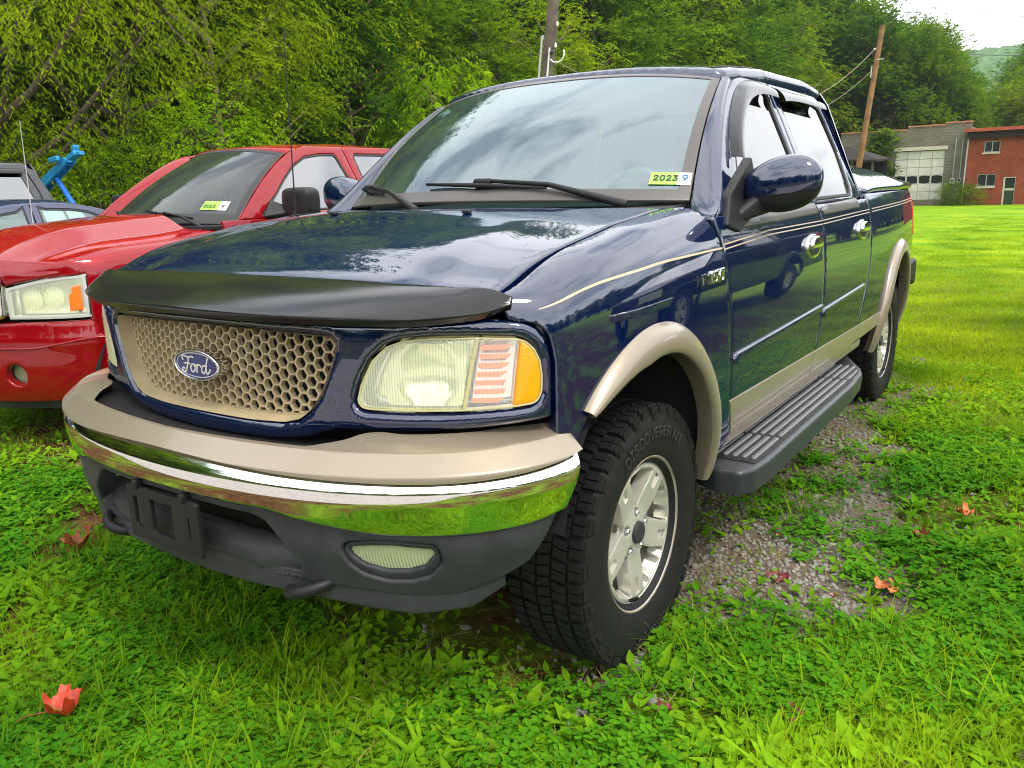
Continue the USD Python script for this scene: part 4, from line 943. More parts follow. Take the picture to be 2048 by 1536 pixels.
# head lamps
div = LineString([(.834, 1.12), (.830, 1.087), (.791, .902), (.786, .88)])
ambl = LineString([(.934, 1.12), (.929, 1.069), (.909, .917), (.905, .88)])
inner = LAMP.buffer(-.0055)
main_lens = inner.intersection(Polygon([(.4, .85), *reversed(list(div.coords)), (.4, 1.15)])).buffer(-.003)
turn_all = inner.difference(Polygon([(.4, .85), *reversed(list(div.coords)), (.4, 1.15)])).buffer(-.003)
amber = turn_all.difference(Polygon([(.4, .85), *reversed(list(ambl.coords)), (.4, 1.15)]))
clear = turn_all.difference(amber.buffer(.0004))
def lamp_unit(sg):
    mk = (lambda m: m) if sg > 0 else mirror
    lid = obj('headlight', mk(panel(LAMP.buffer(.004), nose_map(-.075), .03, 0, 0)), 'reflector', T)
    obj('lens', mk(panel(main_lens, nose_map(-.006), .022, .007, .02)), 'lens', lid)
    obj('signal_lens', mk(panel(clear, nose_map(-.006), .02, .004, .02)), 'lens_clear', lid)
    obj('amber_lens', mk(panel(amber, nose_map(-.006), .015, .006, .03)), 'lens_amber', lid)
    rim = inner.difference(unary_union([main_lens, turn_all]).buffer(-.0015))
    obj('lens_rim', mk(panel(rim, nose_map(-.0075), .012, .001, .02, hb=.008)), plain('lamp_rim_plastic', (.42, .40, .22), .35) if 'rimp' not in M else 'rimp', lid)
    obj('bulb_housing', mk(panel(Polygon([(.60, .93), (.76, .93), (.775, 1.05), (.63, 1.05)]).buffer(.015), lambda s, z: nose_map(-.035 - .0)(s, z) + np.stack([0 * s, 2.2 * np.clip(.06 ** 2 - (s - .69) ** 2 - (z - .99) ** 2, 0, 1) * 0 + .03 * np.clip(1 - ((s - .69) ** 2 + (z - .99) ** 2) / .075 ** 2, 0, 1), 0 * s], -1), .012, 0, 0)), 'reflector', lid)
    st = [Polygon([(.80 + (z - .9) * .2, z), (.875 + (z - .9) * .2 - .02 * abs(math.sin(z * 40)), z), (.875 + (z - .9) * .2, z + .011), (.80 + (z - .9) * .2, z + .011)]) for z in np.arange(.925, 1.06, .021)]
    for p in st[:7]:
        obj('amber_reflector', mk(panel(p, nose_map(-.02), .02, 0, .004)), 'reflector_amber', lid, smooth=30)
M['rimp'] = plain('lamp_rim', (.45, .42, .22), .35)
lamp_unit(1); lamp_unit(-1)
# ---- bonnet, shield, wings
_hx = np.linspace(0, .808, 24)
HOOD = sym([(0, -.665)] + [(.45, -.655), (.70, -.635), (.790, -.605), (.810, -.57), (.813, -.3), (.8145, .1), (.813, .338)] + [(x, .075 + .263 * (x / .808) ** 2.2) for x in _hx[::-1][1:]])
obj('hood', panel(HOOD, hood_map(), .03, .007, .045), 'blue_hood', T)
# washer nozzles
for x in (-.30, .30): obj('washer_nozzle', rbox((.03, .022, .012), .005, (x, -.02 + .06 * abs(x), float(hood_z(x, -.0)) + .006)), 'black', T)
# bug shield: smoked acrylic deflector over the bonnet's front edge
def shield_map(s, w):
    """s along the plan outline, w 0 (lower front edge) .. 1 (upper edge on the bonnet)"""
    q = plan_s(s); a = np.abs(s)
    lo = np.stack([q[..., 0] * 1.0, q[..., 1] - .040 + .03 * sstep(.75, .95, a), np.interp(a, [0, .5, .7, .85, .95], [1.146, 1.136, 1.132, 1.140, 1.158])], -1)
    xu = q[..., 0] * .945; yu = np.interp(a, [0, .3, .6, .8, .95], [-.605, -.603, -.597, -.575, -.535])
    yu = yu - .030
    hi = np.stack([xu, yu, gap_z(yu) + .030 * np.clip(1 - (np.abs(xu) / .86) ** 3, 0, 1) + .014], -1)
    b = (.010 * np.sin(PI * np.clip(w, 0, 1)) * (1 - .6 * sstep(.7, .95, a)))[..., None] * np.array([0, -.55, .85])
    return lo + (hi - lo) * np.asarray(w)[..., None] + b
SH = Polygon([(-.890, .42), (-.885, .08), (-.85, .0), (.87, .0), (.925, .05), (.942, .40), (.91, .85), (.86, 1.0), (-.84, 1.0), (-.868, .85)])
def sh2(u, v): return shield_map(u, v)
v1 = panel(affinity.scale(SH, 1, .3, origin=(0, 0)), lambda u, v: shield_map(u, v / .3), .024, .006, .022, flip=False)
obj('bug_shield', v1, 'smoke', T)
obj('shield_seat', panel(sym([(0, -.80), (.45, -.745), (.70, -.66), (.80, -.59), (.80, -.5), (0, -.5)]), lambda x, y: np.stack([x, y, np.full_like(x, 1.135)], -1), .08, 0, 0), 'matt', T)
# front wing
AC, AR = (-.055, .455), .49          # wheel-arch centre (y, z) and radius
arch = Polygon([(s_of_y(AC[0] + AR * math.cos(a)), AC[1] + AR * 1.13 * math.sin(a)) for a in np.linspace(-.6, PI + .6, 90)])
def gapy(z): return np.interp(z, [.5, .554, .682, .925, 1.058, 1.147, 1.212, 1.273, 1.317, 1.36], [.61, .596, .535, .509, .483, .473, .446, .431, .416, .391])
rear = [(s_of_y(gapy(z) - .004), float(fV(gapy(z), z))) for z in np.linspace(.53, 1.335, 22)]
FENDER = Polygon([(1.018, .70), (1.018, .947), (1.018, 1.011), (1.012, 1.046), (1.001, 1.073), (.983, 1.098), (.963, 1.116), (.935, 1.129), (.905, 1.145), (.895, 1.20), (.90, 1.348), (s_of_y(.36), 1.348)] + rear[::-1] + [(s_of_y(.5), .50), (1.2, .5)]).difference(arch)
both('fender', panel(FENDER, fender_map(), .026, .006, .035), 'blue', T)
# pinstripes
def stripe_on(pts, w, mp):
    return panel(LineString(pts).buffer(w / 2, cap_style=1), mp, .03, 0, 0, hb=.012)
fs = [(s_of_y(y), float(fV(y, z))) for y, z in [(-.53, 1.140), (-.388, 1.172), (-.152, 1.194), (.104, 1.206), (.25, 1.2085), (.44, 1.21)]]
fs = np.array(fs); t_ = np.r_[0, np.cumsum(np.hypot(*np.diff(fs, axis=0).T))]; fsc = PchipInterpolator(t_, fs)(np.linspace(0, t_[-1], 30))
wd = np.interp(np.linspace(0, 1, 30), [0, .05, .4, 1], [.004, .0085, .007, .004])
up = Polygon(np.r_[fsc + np.c_[0 * wd, wd / 2], (fsc - np.c_[0 * wd, wd / 2])[::-1]])
both('pinstripe', panel(up, fender_map(.002), .03, 0, 0, hb=.012), 'stripe', T)
# ---- doors
def bm(z): return np.interp(z, [.5, .683, .746, .858, .915, 1.088, 1.198, 1.266, 1.315], [1.59, 1.602, 1.623, 1.644, 1.664, 1.664, 1.659, 1.640, 1.60])
def cm(z): return np.interp(z, [.5, .627, .711, .852, 1.04, 1.185, 1.277, 1.328], [2.425, 2.43, 2.46, 2.548, 2.600, 2.612, 2.590, 2.567])
zs = np.linspace(.545, 1.309, 26)
FD = Polygon([(gapy(z) + .004, z) for z in zs] + [(bm(z) - .004, z) for z in zs[::-1]])
RD = Polygon([(bm(z) + .004, z) for z in zs] + [(cm(z) - .004, z) for z in zs[::-1]])
def tanline(y): return np.interp(y, [.5, 2.7], [.689, .652])
tan_zone = Polygon([(-1, .3), (5, .3)] + [(y, tanline(y)) for y in np.linspace(5, -1, 30)])
# the two-tone split is a paint line: its own skin panels, butted
for nm, P in (('front_door', FD), ('rear_door', RD)):
    for sg in (1, -1):
        mk = (lambda m: m) if sg > 0 else mirror
        d = obj(nm, mk(panel(P.difference(tan_zone), side_map(), .03, .006, .03)), 'blue', T)
        obj('lower_panel', mk(panel(P.intersection(tan_zone.buffer(-.0004)), side_map(), .03, .004, .03)), 'tan', d)
        y0, y1 = (.525, 1.628) if nm == 'front_door' else (1.652, 2.462)
        mold = Polygon([(y0, .832), (y0 + .012, .853), (y1, .878), (y1, .849), (y0 + .03, .812)])
        obj('side_moulding', mk(panel(mold, side_map(.012), .02, .007, .014)), 'blue', d)
        for dz in (.0075, -.0075):
            ys = np.linspace(gapy(1.2) + .01 if nm == 'front_door' else 1.668, 1.655 if nm == 'front_door' else 2.60, 14)
            zz = np.interp(ys, [.442, .916, 1.636, 2.56], [1.211, 1.231, 1.231, 1.244]) + dz
            obj('pinstripe', mk(stripe_on(np.c_[ys, zz], .0042, side_map(.0015))), 'stripe', d)
        hy, hz = (1.475, 1.142) if nm == 'front_door' else (2.40, 1.158)
        hs = obj('door_handle', mk(panel(affinity.translate(oval(.100, .052), hy, hz), side_map(.010), .012, .008, .014)), 'chrome', d)
        obj('handle_lever', mk(panel(affinity.translate(oval(.082, .036), hy, hz + .008).difference(sbox(hy - 1, hz - 1, hy + 1, hz - .008)), side_map(.026), .010, .008, .014)), 'chrome', hs)
        obj('handle_cup', mk(panel(affinity.translate(oval(.072, .034), hy, hz - .004).intersection(sbox(hy - 1, hz - 1, hy + 1, hz - .009)), side_map(.0115), .014, 0, 0)), 'black', hs)
# belt mouldings (dull grey-brown) at the foot of the windows
for y0, y1 in ((.60, 1.60), (1.665, 2.38)):
    both('belt_moulding', panel(Polygon([(y0 + .03, 1.262), (y0, 1.285), (y0 + .12, 1.308), (y1 - .02, 1.318), (y1, 1.29), (y1 + .012, 1.272)]), side_map(.006), .02, .006, .012), 'trim_grey', T)
# sill below the doors
both('rocker', panel(Polygon([(.44, .50), (2.68, .50), (2.68, .54), (.44, .54)]), side_map(-.01), .04, .004, .03), 'tan', T)
# ---- greenhouse side: frames with window openings
W1 = Polygon([(.765, 1.318), (.806, 1.405), (.90, 1.515), (1.05, 1.645), (1.22, 1.752), (1.34, 1.788), (1.575, 1.797), (1.592, 1.76), (1.598, 1.55), (1.60, 1.322)]).buffer(.012).buffer(-.012)
W2 = Polygon([(1.712, 1.325), (1.722, 1.55), (1.732, 1.762), (1.75, 1.795), (2.30, 1.792), (2.42, 1.772), (2.462, 1.70), (2.478, 1.55), (2.425, 1.36), (2.37, 1.328)]).buffer(.015).buffer(-.015)
FR1 = Polygon([(.50, 1.308), (.60, 1.38), (.70, 1.468), (.80, 1.555), (.90, 1.634), (1.0, 1.705), (1.10, 1.765), (1.20, 1.806), (1.30, 1.826), (1.640, 1.836), (1.648, 1.70), (1.645, 1.50), (1.63, 1.314)])
FR2 = Polygon([(1.646, 1.314), (1.655, 1.50), (1.657, 1.70), (1.650, 1.836), (2.40, 1.826), (2.52, 1.79), (2.60, 1.70), (2.628, 1.55), (2.634, 1.314)])
both('door_frame', panel(FR1.difference(W1), gl_map(), .03, .008, .035), 'blue', T)
both('cab_side_frame', panel(FR2.difference(W2), gl_map(), .03, .008, .035), 'blue', T)
for Wn in (W1, W2):
    both('window_seal', panel(Wn.difference(Wn.buffer(-.014)), gl_map(-.004), .02, .002, .02), 'seal', T)
    both('side_window', panel(Wn.buffer(-.008), gl_map(-.012), .05, 0, 0), 'glass_side', T)
# rain guards: bowed strips of smoked acrylic
g1o = [(.835, 1.50), (.93, 1.605), (1.05, 1.692), (1.18, 1.767), (1.30, 1.806), (1.62, 1.812)]
g1i = [(.868, 1.488), (.968, 1.582), (1.085, 1.662), (1.21, 1.722), (1.33, 1.752), (1.615, 1.760)]
g2o = [(1.672, 1.815), (1.80, 1.812), (2.10, 1.812), (2.38, 1.800)]
g2i = [(1.705, 1.752), (1.82, 1.760), (2.10, 1.762), (2.40, 1.755)]
for o_, i_ in ((g1o, g1i), (g2o, g2i)):
    A = np.array([(glass_x(z) + .004, y, z) for y, z in o_]); B = np.array([(glass_x(z) + .036, y, z) for y, z in i_])
    both('rain_guard', solid(strip(A, B, 40, .012, (1, 0, .5), 8), (-.003, 0, -.001)), 'smoke', T, smooth=40)
# ---- roof, pillars, windscreen
RF = sym([(0, 1.038)] + [(.69 * a, 1.038 + .11 * a ** 2.4) for a in np.linspace(.1, .97, 12)] + [(.700, 1.17), (.712, 1.3), (.720, 1.6), (.722, 2.3), (.712, 2.5), (.67, 2.60), (0, 2.63)])
obj('roof', panel(RF, lambda x, y: np.stack([x, y, roof_z(x, y)], -1), .04, .03, .06), 'blue', T)
for sg in (-1, 1):
    obj('roof_channel', tube([(sg * .635, y, float(roof_z(.635, y)) + .001) for y in np.linspace(1.19, 2.5, 16)], .005, 6), 'seal', T)
wv = ws_map()
obj('windshield', panel(sbox(-.955, .035, .955, .965), wv, .05, 0, 0), 'glass', T)
surr = sbox(-1.0, -.02, 1.0, .995).difference(sbox(-.955, .05, .955, .965).buffer(.02).buffer(-.02))
obj('windshield_surround', panel(surr, ws_map(.003), .03, .003, .012), 'trim_grey', T)
# pillars between screen and doors
As = wv(np.ones(20), np.linspace(-.25, 1, 20)); ed = np.array([(.40, 1.300), (.50, 1.318), (.60, 1.38), (.70, 1.468), (.80, 1.555), (.90, 1.634), (1.0, 1.705), (1.10, 1.765), (1.17, 1.80)])
Bs = np.array([(glass_x(z) + .0, y - .003, z) for y, z in ed])
both('windshield_pillar', strip(As + [.004, 0, .002], Bs, 30, .012, (.6, -.5, .6), 9), 'blue', T)
# cowl below the screen
cow = sym([(0, .04), (.4, .12), (.79, .30), (.80, .40), (.79, .60), (.6, .66), (0, .42)])
obj('cowl', panel(cow, lambda x, y: np.stack([x, y, np.interp(y, [0, .7], [1.335, 1.345]) + 0 * x], -1), .05, .004, .02), 'black', T)
# wipers
def wiper(u0, v0, u1, v1, up, vp):
    a = wv(np.array([u0, (u0 + u1) / 2, u1]), np.array([v0, (v0 + v1) / 2, v1])) + [0, -.008, .014]
    w = obj('wiper', tube(a, [.006, .010, .006], 6), 'black', T)
    mid = (a[0] + a[2]) / 2; pv = ws_map()(np.array([up]), np.array([vp]))[0] + [0, -.03, .012]
    arm = np.array([mid + [0, -.01, .02], (mid + pv) / 2 + [0, -.02, .035], pv])
    obj('wiper_arm', tube(arm, [.007, .009, .015], 8), 'black', w)
    obj('wiper_hub', rbox((.075, .03, .03), .01, mid + [0, -.006, .012]), 'black', w)
wiper(-.20, .075, .46, .035, .80, -.06)
wiper(-.97, .10, -.52, .03, -.12, -.09)
# inspection sticker on the driver's side of the screen
def wsflat(u0, u1, v0, v1, name, material, parent=T, off=.005): return obj(name, panel(sbox(u0, v0, u1, v1), ws_map(off), .02, 0, 0), material, parent)
stk = wsflat(.845, .98 - .035, .075, .150, 'inspection_sticker', 'lime')
wsflat(.945, .993, .075, .150, 'sticker_panel', 'white', stk)
def on_ws(text, h, u0, v0, m, par, bold=False):
    v, f, _ = meshkit.arrays(meshkit.text_mesh(text, h, .001, bold))
    P = ws_map(.0068)(u0 + v[:, 0] / .76, v0 + v[:, 1] / .62); P += np.c_[0 * v[:, 2], -v[:, 2], v[:, 2]]
    obj('lettering', (P, f), m, par, smooth=False)
on_ws('2023', .020, .855, .097, 'ink', stk, True); on_ws('9', .024, .957, .095, 'ink_blue', stk, True)
# ---- door mirrors
def superell(c, r, e1, e2, lat0, lat1, n=22, m=44):
    la = np.linspace(lat0, lat1, n); lo = np.linspace(-PI, PI, m)
    sp = lambda t, e: np.sign(np.sin(t)) * np.abs(np.sin(t)) ** e; cp = lambda t, e: np.sign(np.cos(t)) * np.abs(np.cos(t)) ** e
    def f(a, b): return np.stack([r[0] * cp(a, e1) * cp(b, e2), r[1] * cp(a, e1) * sp(b, e2), r[2] * sp(a, e1)], -1) + c
    v, fc = grid(f, la, lo); return v, fc[:, ::-1]
mc = np.array([1.050, .80, 1.400])
def shape_m(m):
    v, f = m; d = v - mc
    k = 1 - .22 * np.clip(d[:, 0] / .14, -1, 1) ** 2 * 0 - .16 * np.clip(-d[:, 0] / .14, 0, 1)
    d[:, 2] *= k; d[:, 1] *= 1 - .25 * np.clip(d[:, 0] / .14, 0, 1)
    d[:, 2] += .016 * np.clip(d[:, 0] / .14, -1, 1); return d + mc, f
cut = -.30
for sg in (1, -1):
    mk = (lambda m: m) if sg > 0 else mirror
    mm = obj('door_mirror', mk(shape_m(superell(mc, (.130, .085, .094), .85, .72, -PI / 2, cut))), 'black', T)
    obj('mirror_cap', mk(shape_m(superell(mc + [0, 0, .0015], (.131, .086, .095), .85, .72, cut, PI / 2))), 'blue', mm)
    obj('mirror_arm', mk(hullpts([(.945, .70, 1.315, .022), (.94, .63, 1.29, .016), (1.0, .80, 1.335, .030), (1.0, .80, 1.375, .028), (.965, .78, 1.36, .02)])), 'black', mm)
    obj('mirror_glass', mk(panel(oval(.095, .062), lambda u, v: np.stack([1.050 + u, np.full_like(u, .888), 1.404 + v], -1), .02, .002, .01)), 'chrome', mm)
    obj('mirror_sail', mk(panel(Polygon([(.515, 1.282), (.60, 1.262), (.76, 1.302), (.795, 1.385), (.835, 1.455), (.815, 1.485), (.70, 1.415), (.575, 1.328)]).buffer(.01), lambda y, z: np.stack([np.maximum(glass_x(z), side_x(y, z)) + .010 + 0 * y, y, z], -1), .025, .008, .03)), 'black', mm)
# ---- back of the cab
CB = sym([(0, 1.10), (.93, 1.10), (.925, 1.31), (.74, 1.79), (.70, 1.85), (.6, 1.87), (0, 1.89)])
cbm = lambda x, z: np.stack([x, 2.632 - .02 * np.abs(x) ** 2 - .10 * np.maximum(z - 1.35, 0), z], -1)
RW = sym([(0, 1.38), (.66, 1.38), (.58, 1.76), (0, 1.78)]).buffer(.03).buffer(-.0)
obj('cab_back', panel(CB.difference(RW), cbm, .05, .015, .03, flip=True), 'blue', T)
obj('rear_window', panel(RW, cbm, .1, 0, 0), 'glass_side', T)
# ---- load bed
rarch = Polygon([(3.526 + .47 * math.cos(a), .47 + .53 * math.sin(a)) for a in np.linspace(-.6, PI + .6, 80)])
BS = Polygon([(cm(z) + .006 if z < 1.33 else 2.61, z) for z in np.linspace(.56, 1.335, 20)] + [(4.36, 1.335), (4.385, 1.2), (4.385, .75), (4.33, .62), (4.1, .58)]).difference(rarch)
for sg in (1, -1):
    mk = (lambda m: m) if sg > 0 else mirror
    b = obj('bed_side', mk(panel(BS.difference(tan_zone), side_map(), .035, .008, .04)), 'blue', T)
    obj('lower_panel', mk(panel(BS.intersection(tan_zone.buffer(-.0004)), side_map(), .035, .004, .03)), 'tan', b)
    obj('tail_light', mk(panel(Polygon([(4.20, 1.02), (4.20, 1.29), (4.384, 1.29), (4.384, 1.02)]).buffer(-.012).buffer(.012), side_map(.004), .03, .01, .03)), 'taillight', T)
    for dz in (.0075, -.0075):
        obj('pinstripe', mk(stripe_on([(y, 1.246 + dz + .012 * (y - 2.65)) for y in np.linspace(2.66, 4.15, 12)], .0042, side_map(.0015))), 'stripe', b)
TN = sym([(0, 2.66), (.90, 2.66), (.935, 2.70), (.935, 3.7), (.91, 4.2), (.86, 4.37), (0, 4.40)])
ton_z = lambda x, y: 1.352 + .170 * (1 - (np.abs(x) / .945) ** 4) * sstep(2.60, 3.0, y) ** .5 * (1 - .55 * sstep(3.7, 4.42, y))
obj('tonneau_cover', panel(TN, lambda x, y: np.stack([x, y, ton_z(x, y)], -1), .04, .016, .03), 'blue', T)
obj('tailgate', panel(sbox(-.86, .72, .86, 1.345), lambda x, z: np.stack([x, 4.395 - .02 * np.abs(x) ** 2 + 0 * z, z], -1), .1, .02, .03, flip=True), 'blue', T)
obj('rear_bumper', hullpts([(s * .84, y, z, .03) for s in (-1, 1) for y in (4.46, 4.60) for z in (.64, .80)] + [(s * .6, 4.68, z, .03) for s in (-1, 1) for z in (.64, .80)]), 'chrome', T, smooth=40)
for s in (-1, 1): obj('bumper_end', hullpts([(s * .875, 4.42, .70, .03), (s * .885, 4.62, .66, .028), (s * .885, 4.62, .80, .028), (s * .875, 4.42, .78, .03)]), 'black', T, smooth=40)
# ---- wheel-arch flares: bowed lips swept round the arches
def flare(c, ro, ri, sq, a0, a1, n=60, out=.045, face=0.05):
    A = np.linspace(a0, a1, n); V = []
    prof = [(0, .002), (.10, .013), (.28, .024), (.5, .031), (.75, .034), (.92, .030), (1.0, .020), (1.0, -.03)]
    for a in A:
        sc = np.clip(min((a - a0), (a1 - a)) / .25, 0, 1) ** .5
        for w, o in prof:
            tp = np.clip((a1 - a) / .55, 0, 1); r = ro + (ri - ro) * w * (.30 + .70 * tp ** .8)
            y, z = c[0] + r * math.cos(a), c[1] + r * sq * math.sin(a)
            V.append((float(side_x(y, z)) + (o * (.75 + .25 * sc) if o > 0 else o), y, z))
    n2 = len(prof); i, j = np.meshgrid(np.arange(n - 1), np.arange(n2 - 1), indexing='ij'); q = (i * n2 + j).ravel()
    F = np.vstack([np.c_[q, q + n2, q + n2 + 1], np.c_[q, q + n2 + 1, q + 1]])
    return np.array(V), F[:, ::-1]
both('wheel_flare', solid(flare(AC, .512, .435, 1.15, -.02, PI - .80), (-.004, 0, 0)), 'tan', T, smooth=40)
both('wheel_flare', solid(flare((3.526, .47), .50, .425, 1.14, -.12, PI + .12), (-.004, 0, 0)), 'tan', T, smooth=40)
# wheel wells
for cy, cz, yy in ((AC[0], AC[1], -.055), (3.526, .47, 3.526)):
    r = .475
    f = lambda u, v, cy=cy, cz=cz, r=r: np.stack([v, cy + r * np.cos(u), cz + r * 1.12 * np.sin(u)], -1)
    both('wheel_well', [grid(f, np.linspace(.10, PI - .25, 40), np.linspace(.50, .955, 4)), panel(Point(cy, cz).buffer(r * 1.15).intersection(sbox(-9, .42, 9, 2)), flat('x', .50), .2, 0, 0)], 'under_black', T)
# underbody and axles
obj('underbody', [box(-.50, -.70, .42, .50, 4.2, .60), box(-.52, -.55, .60, .52, .3, 1.05), box(-.5, 2.7, .5, .5, 4.3, .9)], 'under_black', T, smooth=False)
for y_ in (0, 3.526): obj('axle', tube([(-.75, y_, .40), (.75, y_, .40)], .045, 12), 'under_black', T)
# ---- running boards
M['board'] = plain('running_board_plastic', (0.020, 0.022, 0.025), 0.35, bump=.2, bump_scale=400)
rbo = Polygon([(.88, .50), (.97, .452), (1.055, .458), (1.088, .52), (1.098, .66), (1.098, 1.90), (1.082, 2.16), (1.05, 2.27), (.96, 2.47), (.88, 2.66)])
def rb_z(x, y): return .468 - .10 * np.maximum(x - 1.06, 0) + 0 * y
body_rb = panel(rbo, lambda x, y: np.stack([x, y, rb_z(x, y)], -1), .04, .016, .085)
for sg in (1, -1):
    mk = (lambda m: m) if sg > 0 else mirror
    rb = obj('running_board', mk(body_rb), 'board', T, smooth=50)
    pad = rbo.buffer(-.024).intersection(sbox(.90, .56, 1.085, 2.42))
    obj('step_pad', mk(panel(pad, lambda x, y: np.stack([x, y, rb_z(x, y) + .0045], -1), .04, .003, .008)), 'black', rb)
    for y0, y1 in ((.60, .86), (.90, 1.92), (1.96, 2.26)):
        for k in range(5):
            x = .915 + .034 * k
            seg = LineString([(x, y0), (x, y1)]).buffer(.0095).intersection(pad.buffer(-.004))
            if seg.is_empty or seg.area < 1e-4: continue
            obj('tread_strip', mk(panel(seg, lambda x, y: np.stack([x, y, rb_z(x, y) + .0105], -1), .03, .004, .009, hb=.02)), 'rib', rb)
    obj('board_bracket', mk(joined([box(.50, y - .03, .43, .93, y + .03, .46) for y in (.75, 1.5, 2.2)])), 'under_black', rb, smooth=False)
# ---- front bumper
top_h = [(0, .838), (.354, .839), (.470, .839), (.520, .843), (.566, .848), (.605, .855), (.650, .857), (.722, .855), (1.017, .855), (1.206, .849)]
sep_h = [(0, .802), (.187, .799), (.45, .788), (.6, .784), (.862, .780), (1.014, .783), (1.204, .799)]
bot_h = [(0, .698), (.187, .697), (.373, .697), (.475, .680), (.604, .661), (.708, .652), (.856, .649), (1.01, .650), (1.150, .664)]
val_h = [(0, .50), (.5, .495), (.66, .485), (.748, .473), (.85, .476), (.899, .487), (1.008, .523), (1.06, .545)]
def between(lo, hi):
    return Polygon([(-s, z) for s, z in reversed(lo)] + [(s, z) for s, z in lo if s > 0] + [(s, z) for s, z in reversed(hi)] + [(-s, z) for s, z in hi if s > 0])
sh = lambda h, d: [(s, z + d) for s, z in h]
tan_p = lambda z: .95 * np.maximum(z - .797, 0) + .25 * np.maximum(z - .79, 0) + 3.6 * np.maximum(z - .838, 0) - .003
chr_p = PchipInterpolator([.63, .66, .70, .735, .755, .765, .780, .792, .81], [.020, .010, .001, -.004, -.0035, .000, .010, .021, .040])
def ribbon(lo, hi, prof, n=150, m=16, off=0.0):
    """closed bar between two heights on the bumper outline"""
    lo, hi = np.array(lo), np.array(hi); t = np.linspace(-1, 1, n)
    fl, fh = PchipInterpolator(lo[:, 0], lo[:, 1]), PchipInterpolator(hi[:, 0], hi[:, 1])
    def f(u, w):
        sl, sh_ = u * lo[-1, 0], u * hi[-1, 0]; z0, z1 = fl(np.abs(sl)), fh(np.abs(sh_)); ss_ = sl + (sh_ - sl) * w
        return bump_map(prof)(ss_, z0 + (z1 - z0) * w)
    return grid(f, t, np.linspace(0, 1, m), flip=False)
obj('bumper_cover', solid(ribbon(sep_h, top_h, tan_p, 170, 34), (0, .010, 0)), 'tan', T, smooth=50)
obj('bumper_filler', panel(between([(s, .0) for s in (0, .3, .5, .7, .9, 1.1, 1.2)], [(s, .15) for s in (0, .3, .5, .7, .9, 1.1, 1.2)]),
    lambda s, w: bump_map(lambda z: .085 + w)(np.clip(s, -1.2, 1.2), np.interp(np.abs(s), [0, .47, .6, .65, 1.02, 1.22], [.815, .816, .836, .842, .840, .834]) - .012 - .02 * w), .04, 0, 0), 'matt', T)  # black strip stands in for the shade in the gap behind the cover
obj('chrome_bar', solid(ribbon(bot_h, sh(sep_h, -.002), chr_p, 200, 24), (0, .010, 0)), 'chrome', T, smooth=50)
fog_l = Polygon([(.599, .609), (.65, .615), (.709, .617), (.807, .608), (.810, .592), (.785, .563), (.743, .550), (.684, .549), (.63, .564), (.601, .590)]).buffer(.004)
fog_l = Polygon(CubicSpline(np.linspace(0, 1, 37), np.array([fog_l.exterior.interpolate(t, normalized=True).coords[0] for t in np.linspace(0, 1, 37)]), bc_type='not-a-knot')(np.linspace(0, 1, 110))[:-1]).buffer(-.012, 16).buffer(.012, 16)
fog_o = unary_union([fog_l.buffer(.012), affinity.translate(fog_l, .004, -.012).buffer(.010)]).buffer(.01).buffer(-.01)
open_ = sym([(0, .500), (.36, .500), (.44, .51), (.455, .54), (.42, .60), (.37, .652), (.33, .664), (0, .672)]).buffer(.012).buffer(-.012)
val_p = lambda z: .02 + .55 * np.maximum(.60 - z, 0) ** 1.3 + .0 * z
obj('bumper_valance', panel(between(val_h, sh(bot_h, -.002)).difference(fog_o).difference(mir2(fog_o)).difference(open_), bump_map(val_p), .024, .008, .05), 'valance', T)
obj('valance_lip', panel(between([(0, .455), (.5, .452), (.75, .430), (.9, .442), (1.0, .485)], [(0, .52), (.5, .52), (.75, .49), (.9, .50), (1.0, .535)]), bump_map(lambda z: .055 + 0 * z), .04, .008, .03), 'valance', T)
for sg in (1, -1):
    mk = (lambda m: m) if sg > 0 else mirror
    fg = obj('fog_light', mk(panel(fog_l, bump_map(lambda z: val_p(z) + .022), .02, .004, .01)), 'lens_fog', T)
    obj('fog_bezel', mk(panel(fog_o.difference(fog_l.buffer(-.004)), bump_map(lambda z: val_p(z) + .010), .014, .007, .03)), 'valance', fg)
    obj('fog_reflector', mk(panel(fog_l.buffer(.003), bump_map(lambda z: val_p(z) + .055), .03, 0, 0)), 'reflector', fg)
obj('cross_tube', tube([(-.50, -.80, .53), (-.3, -.875, .535), (0, -.885, .535), (.3, -.875, .535), (.50, -.80, .53)], .047, 16), 'valance', T)
obj('bumper_beam', [box(-.6, -.62, .50, .6, -.60, .86)], 'under_black', T, smooth=False)
obj('inlet_plate', panel(sbox(-.55, .44, .55, .72), lambda x, z: np.stack([x, -.80 + .25 * x ** 2 + 0 * z, z], -1), .1, 0, 0), 'matt', T)
pl = sbox(-.158, .516, .158, .669).buffer(-.012).buffer(.012).difference(sbox(-.05, .545, .045, .64)).difference(sbox(-.13, .55, -.10, .635)).difference(sbox(.10, .55, .13, .635).buffer(-.012))
br = obj('plate_bracket', panel(pl, flat('y', -.978), .03, .004, .012, nvec=NV['-y']), 'black', T, smooth=40)
obj('bracket_lug', [rbox((.02, .03, .025), .005, (x, -.972, .675)) for x in (-.105, .105)], 'black', br)
for s, yo in ((1, 0), (-1, 0)):
    cx = s * .44 if s > 0 else -.37
    a = np.linspace(-.5, PI + .5, 26)
    obj('tow_hook', tube(np.c_[cx + .062 * np.cos(a), -.84 - .075 * np.sin(a) - .01, .478 + .02 * np.cos(a) * s], .016, 10), 'black', T)
